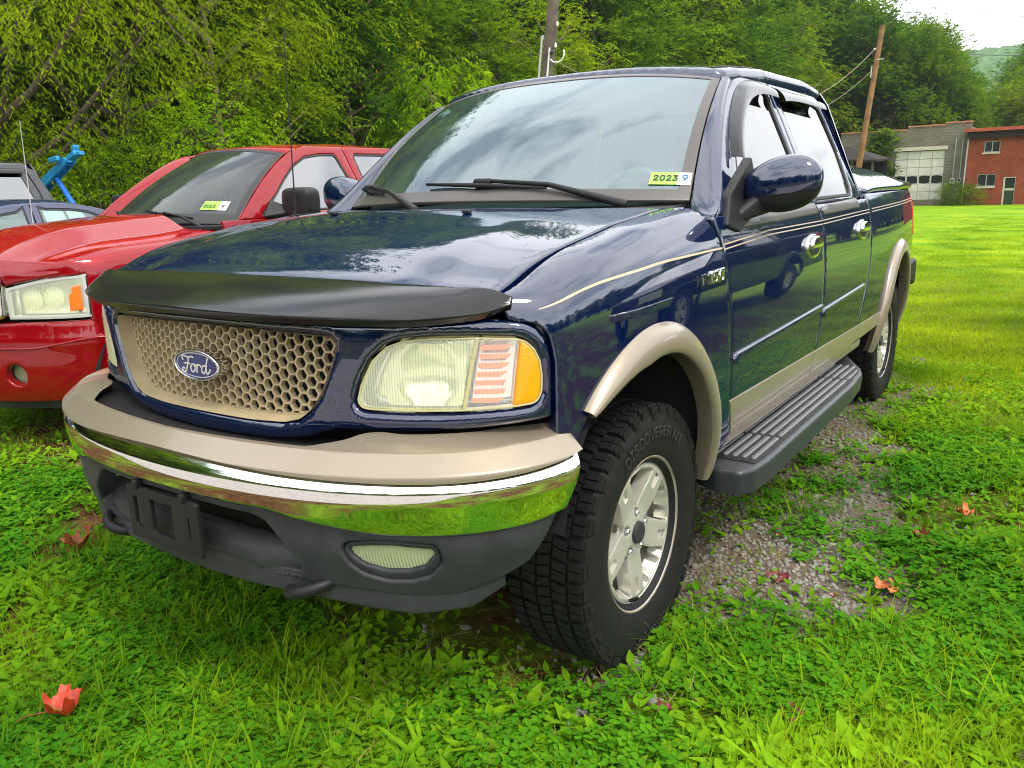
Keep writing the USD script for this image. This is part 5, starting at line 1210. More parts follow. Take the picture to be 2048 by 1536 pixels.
# ---- badge on the wing
bv, bf, _ = meshkit.arrays(meshkit.text_mesh('F150', .036, .005, False))
bv = bv * [1.55, .9, 1]
def side_text(v, y0, z0, off=.004):
    y = y0 + v[:, 0]; z = z0 + v[:, 1] + .0 * v[:, 0]
    p = fender_map()(s_of_y(y), fV(y, z)); p[:, 0] += off + v[:, 2]; return p
for sg in (1, -1):
    P = side_text(bv, .232, 1.112)
    bd = obj('model_badge', (P, bf) if sg > 0 else mirror((np.c_[P[:, 0], .232 + .43 - P[:, 1], P[:, 2]], bf[:, ::-1])), 'chrome', T, smooth=False)
    pp = panel(sbox(s_of_y(.315), 1.074, s_of_y(.43), 1.098), lambda s, V: fender_map(.006)(s, V), .02, .003, .01)
    obj('badge_plate', pp if sg > 0 else mirror(pp), 'chrome', bd)
# ---- antenna on the far wing
obj('antenna', tube([(-.86, .30, 1.33), (-.862, .31, 1.36), (-.866, .335, 2.06)], [.008, .0035, .0018], 6), 'black', T)
# ---- wheels
NP = 40
def block(x0, x1, t0, t1, r0, r1, sk=0.0):
    """tread block wrapped on the tyre: x across, t round"""
    q = [(x0, t0), (x1, t0 + sk), (x1, t1 + sk), (x0, t1)]
    c = ((x0 + x1) / 2, (t0 + t1 + sk) / 2)
    V = [(x, r0 * math.cos(t), r0 * math.sin(t)) for x, t in q] + [(c[0] + (x - c[0]) * .92, r1 * math.cos(c[1] + (t - c[1]) * .92), r1 * math.sin(c[1] + (t - c[1]) * .92)) for x, t in q]
    F = [(4, 5, 6), (4, 6, 7)] + [f for i in range(4) for f in ((i, (i + 1) % 4, 4 + (i + 1) % 4), (i, 4 + (i + 1) % 4, 4 + i))]
    return np.array(V), np.array(F)
def tyre_mesh():
    prof = [(.215, .100), (.224, .112), (.235, .117), (.250, .126), (.275, .134), (.305, .138), (.330, .1375), (.352, .133), (.368, .127), (.378, .120), (.384, .112), (.3875, .09), (.3885, .05), (.389, 0)]
    prof = prof + [(r, -x) for r, x in prof[::-1][1:]]
    ms = [lathe_x(prof, 96)]
    rg = np.random.default_rng(3)
    dt = 2 * PI / NP
    for k in range(NP):
        t = k * dt
        for sg in (1, -1):
            o = 0 if sg > 0 else dt / 2
            ms.append(block(sg * .082, sg * .123, t + o, t + o + dt * .38, .380, .3985, .0)); ms.append(block(sg * .082, sg * .123, t + o + dt * .42, t + o + dt * .80, .380, .3985, .0))
            ms.append(block(sg * .118, sg * .1305, t + o + dt * .02, t + o + dt * .76, .366, .3905, 0))
            if k % 2: ms.append(block(sg * .126, sg * .1345, t + o + dt * .1, t + o + dt * .66, .350, .374, 0))
            ms.append(block(sg * .028, sg * .074, t + o + dt * .10, t + o + dt * .47, .382, .3990, dt * .12 * sg)); ms.append(block(sg * .028, sg * .074, t + o + dt * .51, t + o + dt * .93, .382, .3990, dt * .12 * sg))
        ms.append(block(-.021, .021, t + dt * .05, t + dt * .45, .382, .3992, -dt * .12)); ms.append(block(-.021, .021, t + dt * .52, t + dt * .95, .382, .3992, -dt * .12))
    # fix the facing of mirrored blocks
    out = []
    for v, f in ms:
        if len(v) == 8:
            a = v[f]; n = np.cross(a[:, 1] - a[:, 0], a[:, 2] - a[:, 0]); c = a.mean(1) - v.mean(0)
            f = np.where(((n * c).sum(1) < 0)[:, None], f[:, ::-1], f)
        else:
            a = v[f]; n = np.cross(a[:, 1] - a[:, 0], a[:, 2] - a[:, 0]); c = a.mean(1); cc = c.copy(); cc[:, 0] *= .3
            ring = c / (np.linalg.norm(c[:, 1:], axis=1, keepdims=True)) * .30; ring[:, 0] = 0
            f = np.where(((n * (c - ring)).sum(1) < 0)[:, None], f[:, ::-1], f)
        out.append((v, f))
    return out
TYRE = [(v * [.945, 1, 1], f) for v, f in tyre_mesh()]
TYRE_BODY, TYRE_BLOCKS = TYRE[0], joined(TYRE[1:])
def arc_text(text, r, a_mid, h, flip=False):
    v, f, _ = meshkit.arrays(meshkit.text_mesh(text, h, .0018, False)); v = v.copy(); v[:, 0] *= 1.1
    w = v[:, 0].max(); ang = a_mid - (v[:, 0] - w / 2) / r; rr = r + v[:, 1] - h / 2
    return np.stack([.1365 + v[:, 2] - 1.6 * np.maximum(rr - .325, 0) ** 1.35, rr * np.cos(ang) * 1.0, rr * np.sin(ang)], -1), f[:, ::-1]
wins = []
SP0 = math.radians(50)
for k in range(5):
    a = SP0 + math.radians(36 + 72 * k)
    pl_ = [(.080, -.10), (.080, .10), (.125, .27), (.190, .415), (.197, .36), (.199, 0), (.197, -.36), (.190, -.415), (.125, -.27)]
    wins.append(Polygon([(r * math.cos(a + b), r * math.sin(a + b)) for r, b in pl_]).buffer(-.004).buffer(.007).buffer(-.003))
rim_disc = Point(0, 0).buffer(.2125, 48).difference(unary_union(wins))
slots = unary_union([affinity.rotate(Polygon([(.150, -.006), (.185, -.008), (.185, .008), (.150, .006)]).buffer(.004), math.degrees(SP0) + 72 * k, origin=(0, 0)) for k in range(5)])
lugs = unary_union([Point(.062 * math.cos(SP0 + math.radians(36 + 72 * k)), .062 * math.sin(SP0 + math.radians(36 + 72 * k))).buffer(.0145) for k in range(5)])
def disc_map(off=0.0):
    def f(u, v):
        r = np.hypot(u, v); x = np.interp(r, [0, .045, .085, .15, .195, .2125], [.087, .086, .080, .092, .097, .090])
        return np.stack([x + off, u, v], -1)
    return f
RSC = 1.022
DISC = panel(rim_disc.difference(slots).difference(lugs), disc_map(), .014, .005, .045, hb=.008)
DISC_BACK = panel(unary_union([slots.buffer(.002), lugs.buffer(.002)]).convex_hull.intersection(unary_union([slots.buffer(.003), lugs.buffer(.003)])) if False else Point(0, 0).buffer(.088), disc_map(-.020), .03, 0, 0)
SLOT_BACK = [panel(g, disc_map(-.010), .02, 0, 0) for g in slots.buffer(.002).geoms]
DISC = (DISC[0] * [1, RSC, RSC], DISC[1])
BARREL = lathe_x([(.2125, .090), (.222, .104), (.228, .110), (.232, .1125), (.2355, .111), (.236, .106), (.232, .100), (.218, .098), (.205, .085), (.200, .03), (.198, -.09), (.225, -.11)], 72)
LIP = lathe_x([(.2300, .1128), (.2325, .1145), (.2366, .1122), (.2375, .106)], 72)
BARREL = (BARREL[0] * [1, RSC, RSC], BARREL[1]); LIP = (LIP[0] * [1, RSC, RSC], LIP[1])
def wheel(x, y, z, sg, rot=0.0, front=True):
    mk = lambda m: move(turn(m, (1, 0, 0), rot) if rot else m, (abs(x), y, z)) if sg > 0 else mirror(move(turn(m, (1, 0, 0), rot) if rot else m, (abs(x), y, z)))
    w = obj('wheel', mk(DISC), 'alloy', T, smooth=40)
    obj('tyre', mk(TYRE_BODY), 'rubber', w); obj('tread', mk(TYRE_BLOCKS), 'rubber', w, smooth=False, kind='stuff')
    obj('rim', mk(BARREL), 'alloy', w, smooth=50); obj('rim_edge', mk(LIP), 'rust', w, smooth=50)
    obj('hub_back', mk(joined([DISC_BACK] + SLOT_BACK)), 'alloy', w)
    for k in range(5):
        a = SP0 + math.radians(36 + 72 * k)
        obj('lug_nut', mk(move(lathe_x([(.0001, .024), (.006, .023), (.0085, .018), (.009, 0)], 6), (.066, .062 * math.cos(a), .062 * math.sin(a)))), 'chrome', w, smooth=False)
    cp = obj('hub_cap', mk(lathe_x([(.0001, .099), (.028, .099), (.033, .096), (.035, .088), (.036, .08)], 36)), 'valance', w, smooth=40)
    obj('brake_disc', mk(joined([lathe_x([(.0001, .01), (.15, .01), (.15, -.015), (.0001, -.015)], 40), box(-.03, -.18, -.06, .02, -.10, .06)])), 'steel', w, smooth=30)
    for txt, am in (('DISCOVERER A/T', PI / 2 - .06), ('COOPER', -PI / 2 + .02)):
        v, f = arc_text(txt, .318, am, .032)
        obj('tyre_lettering', mk((v, f)), 'rubber_letter', w, smooth=False)
    obj('valve_stem', mk(tube([(.10, .205 * math.cos(-1.95), .205 * math.sin(-1.95)), (.125, .19 * math.cos(-1.95), .19 * math.sin(-1.95))], .006, 8)), 'black', w)
for sg in (1, -1):
    wheel(.812, 0.0, .390, sg); wheel(.815, 3.526, .390, sg, rot=.5)
# ---- cabin
obj('dashboard', hullpts([(s * .76, y, z, .03) for s in (-1, 1) for y, z in ((.50, 1.30), (.86, 1.30), (.80, 1.0), (.52, 1.0))] + [(.35, .80, 1.35, .05), (.55, .80, 1.35, .05)]), 'dash', T, smooth=40)
a = np.linspace(0, 2 * PI, 40)
sw = np.stack([.40 + .19 * np.cos(a), 0 * a, .19 * np.sin(a)], -1); sw = np.c_[sw[:, 0], .93 + sw[:, 2] * .45, 1.30 + sw[:, 2] * .88]
stw = obj('steering_wheel', tube(sw, .016, 10, caps=False), 'dash', T)
obj('wheel_boss', hullpts([(.40, .90, 1.28, .05), (.27, .92, 1.30, .02), (.53, .92, 1.30, .02)]), 'dash', stw, smooth=40)
for x in (-.40, .40):
    for y0, nm in ((1.25, 'front_seat'), (2.05, 'rear_seat')):
        st = obj(nm, hullpts([(x + s * .20, y, z, .06) for s in (-1, 1) for y, z in ((y0 - .10, .86), (y0 + .30, .84))]), 'seat', T, smooth=40)
        obj('backrest', hullpts([(x + s * .20, y, z, .06) for s in (-1, 1) for y, z in ((y0 + .30, .88), (y0 + .42, 1.38))]), 'seat', st, smooth=40)
        obj('headrest', hullpts([(x + s * .09, y0 + .45, z, .05) for s in (-1, 1) for z in (1.50, 1.58)]), 'seat', st, smooth=40)
obj('cab_floor', [box(-.90, .45, .62, .90, 2.6, .66), box(-.91, .45, .66, -.88, 2.6, 1.28), box(.88, .45, .66, .91, 2.6, 1.28), box(-.85, .40, .66, .85, .44, 1.33)], 'dash', T, smooth=False)
obj('headliner', panel(affinity.scale(RF, .95, .95), lambda x, y: np.stack([x, y, roof_z(x, y) - .05], -1), .1, 0, 0), 'seat', T)
obj('interior_mirror', rbox((.22, .03, .06), .014, (0, .98, 1.74)), 'black', T)
M['grey_pillar'] = plain('grey_pillar_trim', (.50, .48, .40), .8)
both('pillar_trim', tube([(.70, 1.70, 1.05), (.74, 1.66, 1.30), (.66, 1.64, 1.80)], [.06, .05, .03], 8), 'grey_pillar', T)

# ================================================================== OTHER VEHICLES
class Body:
    """a vehicle body: plan outline (half, nose to tail), side profile and glass plane, all local to (x0, y0)"""
    def __init__(s, plan, prof, g0, gz, gs, at):
        s.at = np.array([at[0], at[1], at[2] if len(at) > 2 else 0.0]); HP = np.array(plan, float); d = np.r_[0, np.cumsum(np.hypot(*np.diff(HP, axis=0).T))]
        c = CubicSpline(d, HP, bc_type=((1, (1, 0)), 'not-a-knot')); s.ss = np.linspace(0, d[-1], 3000); s.PL = c(s.ss); s.pr = PchipInterpolator(*zip(*prof)); s.g = (g0, gz, gs); s.zl = (prof[0][0], prof[-1][0])
    def sy(s, y): return np.interp(y, s.PL[:, 1], s.ss)
    def sx(s, y, z): return np.interp(y, s.PL[:, 1], s.PL[:, 0]) + s.pr(np.clip(z, *s.zl))
    def W(s, P): return np.asarray(P, float) + s.at
    def side(s, off=0.0): return lambda y, z: s.W(np.stack([s.sx(y, z) + off, y, z], -1))
    def glass(s, off=0.0): return lambda y, z: s.W(np.stack([s.g[0] - s.g[2] * (z - s.g[1]) + off, y, z], -1))
    def nose(s, off=0.0, lean=None):
        def f(q, z):
            a = np.abs(q); x, y = np.interp(a, s.ss, s.PL[:, 0]) * np.sign(q), np.interp(a, s.ss, s.PL[:, 1])
            k = s.pr(np.clip(z, *s.zl)) if lean is None else -lean(z)
            tx, ty = np.interp(a, s.ss, np.gradient(s.PL[:, 0], s.ss)), np.interp(a, s.ss, np.gradient(s.PL[:, 1], s.ss))
            o = off + k
            return s.W(np.stack([x + ty * o * np.sign(q), y - tx * o, z], -1))
        return f
    def top(s, zf, off=0.0): return lambda x, y: s.W(np.stack([x, y, zf(x, y) + off], -1))
    def mir(s, m):
        v, f, _ = meshkit.arrays(m); v = v.copy(); v[:, 0] = 2 * s.at[0] - v[:, 0]; return v, f[:, ::-1]
    def both(s, nm, m, mt, par, **k):
        m = joined(m) if isinstance(m, list) else m
        return obj(nm, m, mt, par, **k), obj(nm, s.mir(m), mt, par, **k)
    def wheels(s, par, track, ys, r=.36, rim='alloy'):
        for y in ys:
            for sg in (1, -1):
                k = r / .40
                tm = turn(TYRE_BODY, (1, 0, 0), .3); pos = s.at + [track, y, r * .98]
                mk = (lambda m: m) if sg > 0 else s.mir
                w = obj('wheel', mk(move((tm[0] * k, tm[1]), pos)), 'rubber', par)
                obj('rim', mk(move((DISC[0] * k, DISC[1]), pos)), rim, w, smooth=40); obj('rim_barrel', mk(move((BARREL[0] * k, BARREL[1]), pos)), rim, w, smooth=50)
M['red'] = car_paint('red_paint', (.22, .0003, .004), .35, dust=.004, coat=1.55)
M['blue2'] = car_paint('sedan_blue_paint', (.010, .014, .045), .3, dust=.02, coat=1.9)
M['black_paint'] = car_paint('black_pickup_paint', (.006, .006, .006), .1, dust=.03, coat=1.8)
M['lens_dakota'] = lens('red_pickup_headlamp_lens', (.80, .84, .66), .30, 'x', 300.0, .1)
# ---- red pickup
D = Body([(0, -.80), (.3, -.762), (.46, -.685), (.65, -.600), (.80, -.50), (.87, -.40), (.905, -.2), (.918, .1), (.922, .6), (.922, 3.0), (.915, 4.5)],
         [(.25, -.09), (.36, -.035), (.50, -.008), (.70, .0), (.85, .004), (1.0, -.004), (1.12, -.018), (1.24, -.036), (1.31, -.055)], .872, 1.29, .46, (-3.442, .711))
RED = thing('pickup_truck', 'bright red pickup with yellowed twin headlamps, parked between the blue pickup and the sedan', 'pickup truck', (-3.442, 2.4, 0)); T = RED
HL = Polygon([(D.sy(-.683), .788), (D.sy(-.683), .965), (D.sy(-.60), 1.005), (D.sy(-.52), 1.026), (D.sy(-.428), 1.028), (D.sy(-.432), .792)]).buffer(.008).buffer(-.008)
hz = PchipInterpolator([-.85, -.646, -.464, -.198, .185, .45], [1.0, 1.052, 1.11, 1.160, 1.183, 1.215])
dh = lambda x, y: hz(np.clip(y, -.8, .45)) + np.interp(y, [-.8, -.4, .2, .6], [.06, .09, .105, .08]) * (1 - sstep(.34, .60, np.abs(x))) + .03 * (1 - (np.abs(x) / .8) ** 2) - .5 * np.maximum(-.60 - y, 0) ** 1.5
DHOOD = sym([(0, -.745), (.30, -.72), (.44, -.665), (.62, -.60), (.735, -.53), (.79, -.46), (.80, -.3), (.80, .30), (.79, .47), (.4, .40), (0, .36)])
obj('hood', panel(DHOOD, D.top(dh), .035, .008, .04), 'red', T)
def dfend(off=0.0):
    def f(q, V):
        x, y = np.interp(q, D.ss, D.PL[:, 0]), np.interp(q, D.ss, D.PL[:, 1]); w = np.clip((V - .95) / .3, 0, 1) * PI / 2
        xb = x + D.pr(np.clip(np.minimum(V, .95), *D.zl)); zt = hz(np.clip(y, -.8, .45)) - .95
        xg = np.minimum(.802, x - .02)
        X = np.where(V <= .95, xb, xg + (xb - xg) * np.cos(w) ** .8); Z = np.where(V <= .95, V, .95 + zt * np.sin(w) ** .8)
        return D.W(np.stack([X + off, y, Z], -1))
    return f
da = Polygon([(D.sy(.0 + .47 * math.cos(a)), .40 + .47 * math.sin(a)) for a in np.linspace(-.8, PI + .8, 60)])
vgap = lambda z: .48 + .05 * (1.2 - z)
DF = Polygon([(D.sy(-.445), .80), (D.sy(-.445), 1.20), (D.sy(-.60), 1.245), (D.sy(vgap(1.2)), 1.245), (D.sy(vgap(.5)), .42), (D.sy(-.40), .42), (D.sy(-.40), .72)])
DF = unary_union([DF.buffer(0), Polygon([(D.sy(-.62), 1.045), (D.sy(-.445), 1.03), (D.sy(-.40), 1.10), (D.sy(-.40), 1.247), (D.sy(-.6), 1.247)]).buffer(0)]).buffer(0).difference(da).difference(HL.buffer(.006))
D.both('fender', panel(DF, dfend(), .03, .006, .03), 'red', T)
for sg in (1, -1):
    mk = (lambda m: m) if sg > 0 else D.mir
    hl = obj('headlight', mk(panel(HL.buffer(.004), D.nose(-.06), .04, 0, 0)), 'reflector', T)
    obj('lens', mk(panel(HL.buffer(-.003), D.nose(-.004), .03, .008, .03)), 'lens_dakota', hl)
    obj('lamp_rim', mk(panel(HL.buffer(-.002).difference(HL.buffer(-.020)), D.nose(-.002), .02, .002, .02)), 'meter_grey', hl)
    s0, s1 = D.sy(-.683), D.sy(-.43)
    for f_, z in ((.28, .895), (.57, .905)):
        c = Point(s0 + (s1 - s0) * f_, z).buffer(.066)
        obj('lamp_bowl', mk(panel(c, lambda q, z_, c=c: D.nose(-.045)(q, z_) + np.array([0.35, -1, 0]) * (.035 * (1 - (((q - c.centroid.x) ** 2 + (z_ - c.centroid.y) ** 2) / .066 ** 2)))[:, None] * 1.0, .014, .004, .01)), 'lens', hl)
    am = Polygon([(s0 + (s1 - s0) * .79, .835), (s0 + (s1 - s0) * .93, .835), (s0 + (s1 - s0) * .93, .975), (s0 + (s1 - s0) * .84, .965), (s0 + (s1 - s0) * .83, .93), (s0 + (s1 - s0) * .80, .925)])
    obj('amber_lamp', mk(panel(am, D.nose(.0025), .02, .003, .006)), 'leaf_orange' if False else 'reflector_amber', hl)
sB = D.sy(-.40)
dbump = sym([(0, .30), (.5, .30), (D.sy(-.55), .315), (D.sy(-.40), .36), (D.sy(-.18), .47), (D.sy(-.30), .60), (D.sy(-.395), .70), (D.sy(-.40), .782), (.7, .776), (.47, .772), (0, .77)])
fogs = [Point(s_, .470).buffer(.062, 24) for s_ in (.47, -.47)]
obj('bumper', panel(dbump.difference(unary_union(fogs)), D.nose(.012, lean=PchipInterpolator([.28, .36, .50, .62, .66, .70, .79], [.07, .025, .004, .0, -.004, .004, .016])), .03, .012, .05), 'red', T)
D.both('fog_light', [panel(fogs[0].buffer(.004), D.nose(-.05), .03, 0, 0)], 'lens_fog', T)
obj('bumper_edge', tube([D.nose(.016)(np.array([q]), np.array([z]))[0] for q, z in zip(np.linspace(-1.02, 1.02, 40), .625 + .055 * sstep(.55, 1.0, np.abs(np.linspace(-1.02, 1.02, 40))))], .006, 6), 'red', T)
obj('lower_valance', panel(sym([(0, .235), (.8, .25), (.9, .30), (.8, .315), (0, .31)]), D.nose(-.03), .05, .006, .03), 'valance', T)
obj('grille', panel(sym([(0, .775), (.40, .778), (.465, .80), (.475, 1.0), (.465, 1.055), (0, 1.085)]).difference(unary_union([sbox(a, b, a + .17, b + .115) for a in (-.38, -.18, .01, .21) for b in (.80, .935)])), D.nose(.02), .03, .012, .05), 'chrome', T)
obj('nose_panel', panel(sym([(0, 1.088), (.44, 1.063), (.472, 1.02), (.486, .975), (D.sy(-.60), 1.012), (D.sy(-.53), 1.034), (D.sy(-.50), 1.10), (.5, 1.125), (0, 1.14)]), D.nose(.004, lean=lambda z: .5 * np.maximum(z - 1.04, 0)), .03, .012, .05), 'red', T)
obj('grille_backing', panel(sbox(-.42, .78, .42, 1.06), D.nose(-.03), .1, 0, 0), 'matt', T)
obj('front_backing', panel(sym([(0, .30), (.9, .40), (1.0, .75), (.96, 1.03), (0, 1.06)]), D.nose(-.09), .1, 0, 0), 'matt', T)
dzs = np.linspace(.47, 1.275, 16)
dm = lambda z: 1.79 + .02 * z
for nm, a_, b_ in (('front_door', lambda z: vgap(z) + .005, lambda z: dm(z) - .004), ('rear_door', lambda z: dm(z) + .004, lambda z: 2.50 + 0 * z)):
    D.both(nm, panel(Polygon([(a_(z), z) for z in dzs] + [(b_(z), z) for z in dzs[::-1]]), D.side(), .04, .007, .03), 'red', T)
DW1 = Polygon([(.80, 1.300), (.98, 1.435), (1.10, 1.535), (1.22, 1.622), (1.36, 1.688), (1.50, 1.708), (1.655, 1.712), (1.68, 1.69), (1.735, 1.50), (1.765, 1.325)]).buffer(.012).buffer(-.012)
DW2 = Polygon([(1.885, 1.33), (1.865, 1.50), (1.85, 1.69), (1.87, 1.715), (2.22, 1.715), (2.38, 1.69), (2.42, 1.6), (2.43, 1.34)]).buffer(.02).buffer(-.02)
DFR = Polygon([(.60, 1.275), (.70, 1.36), (.90, 1.52), (1.08, 1.64), (1.24, 1.725), (1.40, 1.765), (2.30, 1.768), (2.46, 1.72), (2.53, 1.60), (2.56, 1.28)])
seam = LineString([(1.825, 1.25), (1.80, 1.5), (1.765, 1.78)]).buffer(.0035)
for P_ in sorted(DFR.difference(unary_union([DW1, DW2, seam])).geoms, key=lambda g: g.centroid.x)[:2]:
    D.both('door_frame', panel(P_, D.glass(), .035, .010, .03), 'red', T)
for w_ in (DW1, DW2):
    D.both('window_seal', panel(w_.difference(w_.buffer(-.013)), D.glass(-.004), .02, .002, .02), 'seal', T); D.both('side_window', panel(w_.buffer(-.008), D.glass(-.012), .06, 0, 0), 'glass_side', T)
def dws(off=0.0):
    def f(u, v):
        a = np.abs(u); xb, yb, zb = .765 * u, .40 + .29 * a ** 2.2, 1.285 - .025 * a ** 2; xt, yt, zt = .555 * u, 1.20 + .10 * a ** 2.4, 1.765 - .05 * a ** 2.4; b = .035 * np.sin(PI * v) + off
        return D.W(np.stack([xb + (xt - xb) * v, yb + (yt - yb) * v - b * .6, zb + (zt - zb) * v + b * .8], -1))
    return f
obj('windshield', panel(sbox(-.965, .03, .965, .97), dws(), .06, 0, 0), 'glass_green', T)
obj('windshield_surround', panel(sbox(-1, -.03, 1, 1).difference(sbox(-.945, .08, .945, .955).buffer(.03).buffer(-.03)), dws(.003), .04, .003, .012), 'seal', T)
ed = np.array([(.52, 1.235), (.60, 1.275), (.70, 1.36), (.90, 1.52), (1.08, 1.64), (1.24, 1.725), (1.34, 1.755)])
Bs = D.W(np.array([(.872 - .46 * (z - 1.29), y - .003, z) for y, z in ed])); As = dws()(np.ones(20), np.linspace(-.08, 1, 20))
D.both('windshield_pillar', strip(As, Bs, 30, .014, (.6, -.5, .6), 9), 'red', T)
drz = lambda x, y: np.interp(y, [1.1, 1.25, 1.5, 2.0, 2.4, 2.6], [1.755, 1.778, 1.802, 1.818, 1.808, 1.77]) - .055 * (np.abs(x) / .62) ** 2.6
obj('roof', panel(sym([(0, 1.195)] + [(.555 * a, 1.195 + .10 * a ** 2.4) for a in np.linspace(.1, .98, 12)] + [(.60, 1.36), (.645, 1.5), (.65, 2.4), (.62, 2.56), (0, 2.58)]), D.top(drz), .05, .03, .07), 'red', T)
obj('cab_back', panel(sym([(0, .95), (.88, .95), (.87, 1.29), (.66, 1.72), (.60, 1.78), (0, 1.80)]), lambda x, z: D.W(np.stack([x, 2.56 - .06 * np.maximum(z - 1.3, 0) + 0 * x, z], -1)), .1, .01, .03, flip=True), 'red', T)
obj('cowl', panel(sym([(0, .34), (.5, .42), (.80, .46), (.85, .62), (.74, .72), (0, .50)]), lambda x, y: D.W(np.stack([x, y, 1.245 + 0 * x], -1)), .06, .004, .02), 'black', T)
for a_, b_, c_ in (((-.62, .10), (-.05, .03), (.10, -.10)), ((.10, .09), (.66, .02), (.80, -.10))):
    q = dws(.012)(np.array([a_[0], (a_[0] + b_[0]) / 2, b_[0]]), np.array([a_[1], (a_[1] + b_[1]) / 2, b_[1]])); w_ = obj('wiper', tube(q, [.006, .010, .006], 6), 'black', T)
    e_ = dws(.02)(np.array([c_[0]]), np.array([c_[1]]))[0]; obj('wiper_arm', tube([q[1] + [0, -.01, .012], (q[1] + e_) / 2 + [0, -.02, .03], e_], [.007, .009, .014], 8), 'black', w_)
dst = obj('inspection_sticker', panel(sbox(.66, .12, .80, .22), dws(.004), .04, 0, 0), 'lime', T); obj('sticker_panel', panel(sbox(.802, .12, .87, .22), dws(.004), .04, 0, 0), 'white', dst)
for nm, txt, u0 in (('lettering', '2023', .67), ('lettering', '9', .82)):
    v, f, _ = meshkit.arrays(meshkit.text_mesh(txt, .021, .001, True)); P = dws(.0058)(u0 + v[:, 0] / .70, .145 + v[:, 1] / .62); obj(nm, (P + np.c_[0 * v[:, 2], -v[:, 2], v[:, 2]], f), 'ink', dst, smooth=False)
for sg in (1, -1):
    mk = (lambda m: m) if sg > 0 else D.mir
    mc2 = np.array([1.035, .99, 1.372]); bb = superell(mc2 + D.at, (.135, .075, .098), .45, .5, -PI / 2, PI / 2)
    mm = obj('door_mirror', mk(bb), 'black', T); obj('mirror_arm', mk(hullpts([(*(D.at + [.86, .92, 1.30]), .03), (*(D.at + [.95, .98, 1.31]), .03), (*(D.at + [.87, .82, 1.29]), .015), (*(D.at + [.84, .90, 1.38]), .012)])), 'black', mm)
    obj('bed_side', mk(panel(Polygon([(2.60, .50), (2.60, 1.27), (4.45, 1.27), (4.48, .50)]).difference(Polygon([(3.335 + .44 * math.cos(a), .40 + .46 * math.sin(a)) for a in np.linspace(-.8, PI + .8, 50)])), D.side(), .06, .008, .03)), 'red', T)
    obj('door_handle', mk(panel(oval(.10, .025).buffer(.0), lambda u, v: D.side(.012)(1.66 + u, 1.10 + v), .02, .008, .012)), 'red', T)
obj('tailgate', panel(sbox(-.80, .55, .80, 1.27), lambda x, z: D.W(np.stack([x, 4.47 + 0 * x, z], -1)), .2, .01, .03, flip=True), 'red', T)
obj('bed_floor', box(-3.442 - .85, .711 + 2.6, .75, -3.442 + .85, .711 + 4.45, .80), 'under_black', T, smooth=False)
obj('dashboard', hullpts([(*(D.at + [s * .72, y, z]), .03) for s in (-1, 1) for y, z in ((.66, 1.18), (.95, 1.18), (.9, .95), (.66, .95))]), 'dash', T, smooth=40)
obj('grab_handle', [tube(D.at + np.array([(-.50 - .02 * k, .92 + .40 * k, 1.36 + .28 * k + .03 * math.sin(k * PI)) for k in np.linspace(.15, .85, 12)]), .030, 8)], plain('pale_trim', (.16, .22, .15), .8), T)
M['pale_trim2'] = plain('pale_trim_strip', (.16, .22, .15), .8)
obj('pillar_trim', tube(D.at + np.array([(-.68, .78, 1.26), (-.57, 1.08, 1.48), (-.50, 1.32, 1.66)]), .045, 8), 'pale_trim2', T)
for x in (-.36, .36):
    for y0, nm in ((1.30, 'front_seat'), (2.0, 'rear_seat')):
        st = obj(nm, hullpts([(*(D.at + [x + s * .19, y0 + .3 + dy, z]), .05) for s in (-1, 1) for dy, z in ((0, .85), (.1, 1.34))]), 'seat', T, smooth=40); obj('headrest', hullpts([(*(D.at + [x + s * .09, y0 + .43, z]), .05) for s in (-1, 1) for z in (1.46, 1.52)]), 'seat', st, smooth=40)
obj('cab_floor', [box(-3.442 - .84, .711 + .5, .55, -3.442 + .84, .711 + 2.5, .60)], 'dash', T, smooth=False)
obj('underbody', [box(-3.442 - .5, .711 - .5, .35, -3.442 + .5, .711 + 4.2, .62), box(-3.442 - .78, .711 - .45, .55, -3.442 + .78, .711 + .45, .95)], 'under_black', T, smooth=False)
D.wheels(T, .73, (0.0, 3.335), .37)
D.both('wheel_well', grid(lambda u, v: D.W(np.stack([v, .46 * np.cos(u), .40 + .46 * np.sin(u)], -1)), np.linspace(-.2, PI + .2, 30), np.linspace(.5, .90, 3)), 'under_black', T)
obj('antenna', tube(D.at + np.array([(-.80, .12, 1.16), (-.80, .125, 1.20), (-.80, .15, 1.98)]), [.008, .0035, .0022], 6), 'meter_grey', T)

# ---- blue sedan: body by cross-sections, glazed sides
SC = Body([(0, -.95), (.5, -.88), (.74, -.70), (.84, -.40), (.872, .2), (.875, 1.4), (.87, 2.6), (.82, 3.3), (.70, 3.62)],
          [(.2, -.06), (.4, -.015), (.62, 0), (.82, -.01), (.95, -.03), (1.02, -.05)], .845, 1.0, .42, (-6.38, 0.0))
SED = thing('sedan', 'blue four-door sedan with white papers in its rear side window', 'car', (-6.38, 1.3, 0)); T = SED
sw1 = Polygon([(-.60, .32), (-.62, .75), (.0, .90), (.34, 1.00), (2.55, 1.02), (3.40, .98), (3.45, .40), (3.2, .28), (-.3, .28)]).difference(unary_union([Polygon([(c + .34 * math.cos(a), .31 + .35 * math.sin(a)) for a in np.linspace(-.5, PI + .5, 40)]) for c in (.15, 2.80)]))
SC.both('body_side', panel(sw1, SC.side(), .06, .012, .04), 'blue2', T)
obj('hood', panel(sym([(0, -.90), (.6, -.78), (.80, -.5), (.82, .30), (0, .35)]), SC.top(lambda x, y: .80 + .20 * sstep(-.95, .4, y) - .05 * (np.abs(x) / .82) ** 3), .07, .03, .08), 'blue2', T)
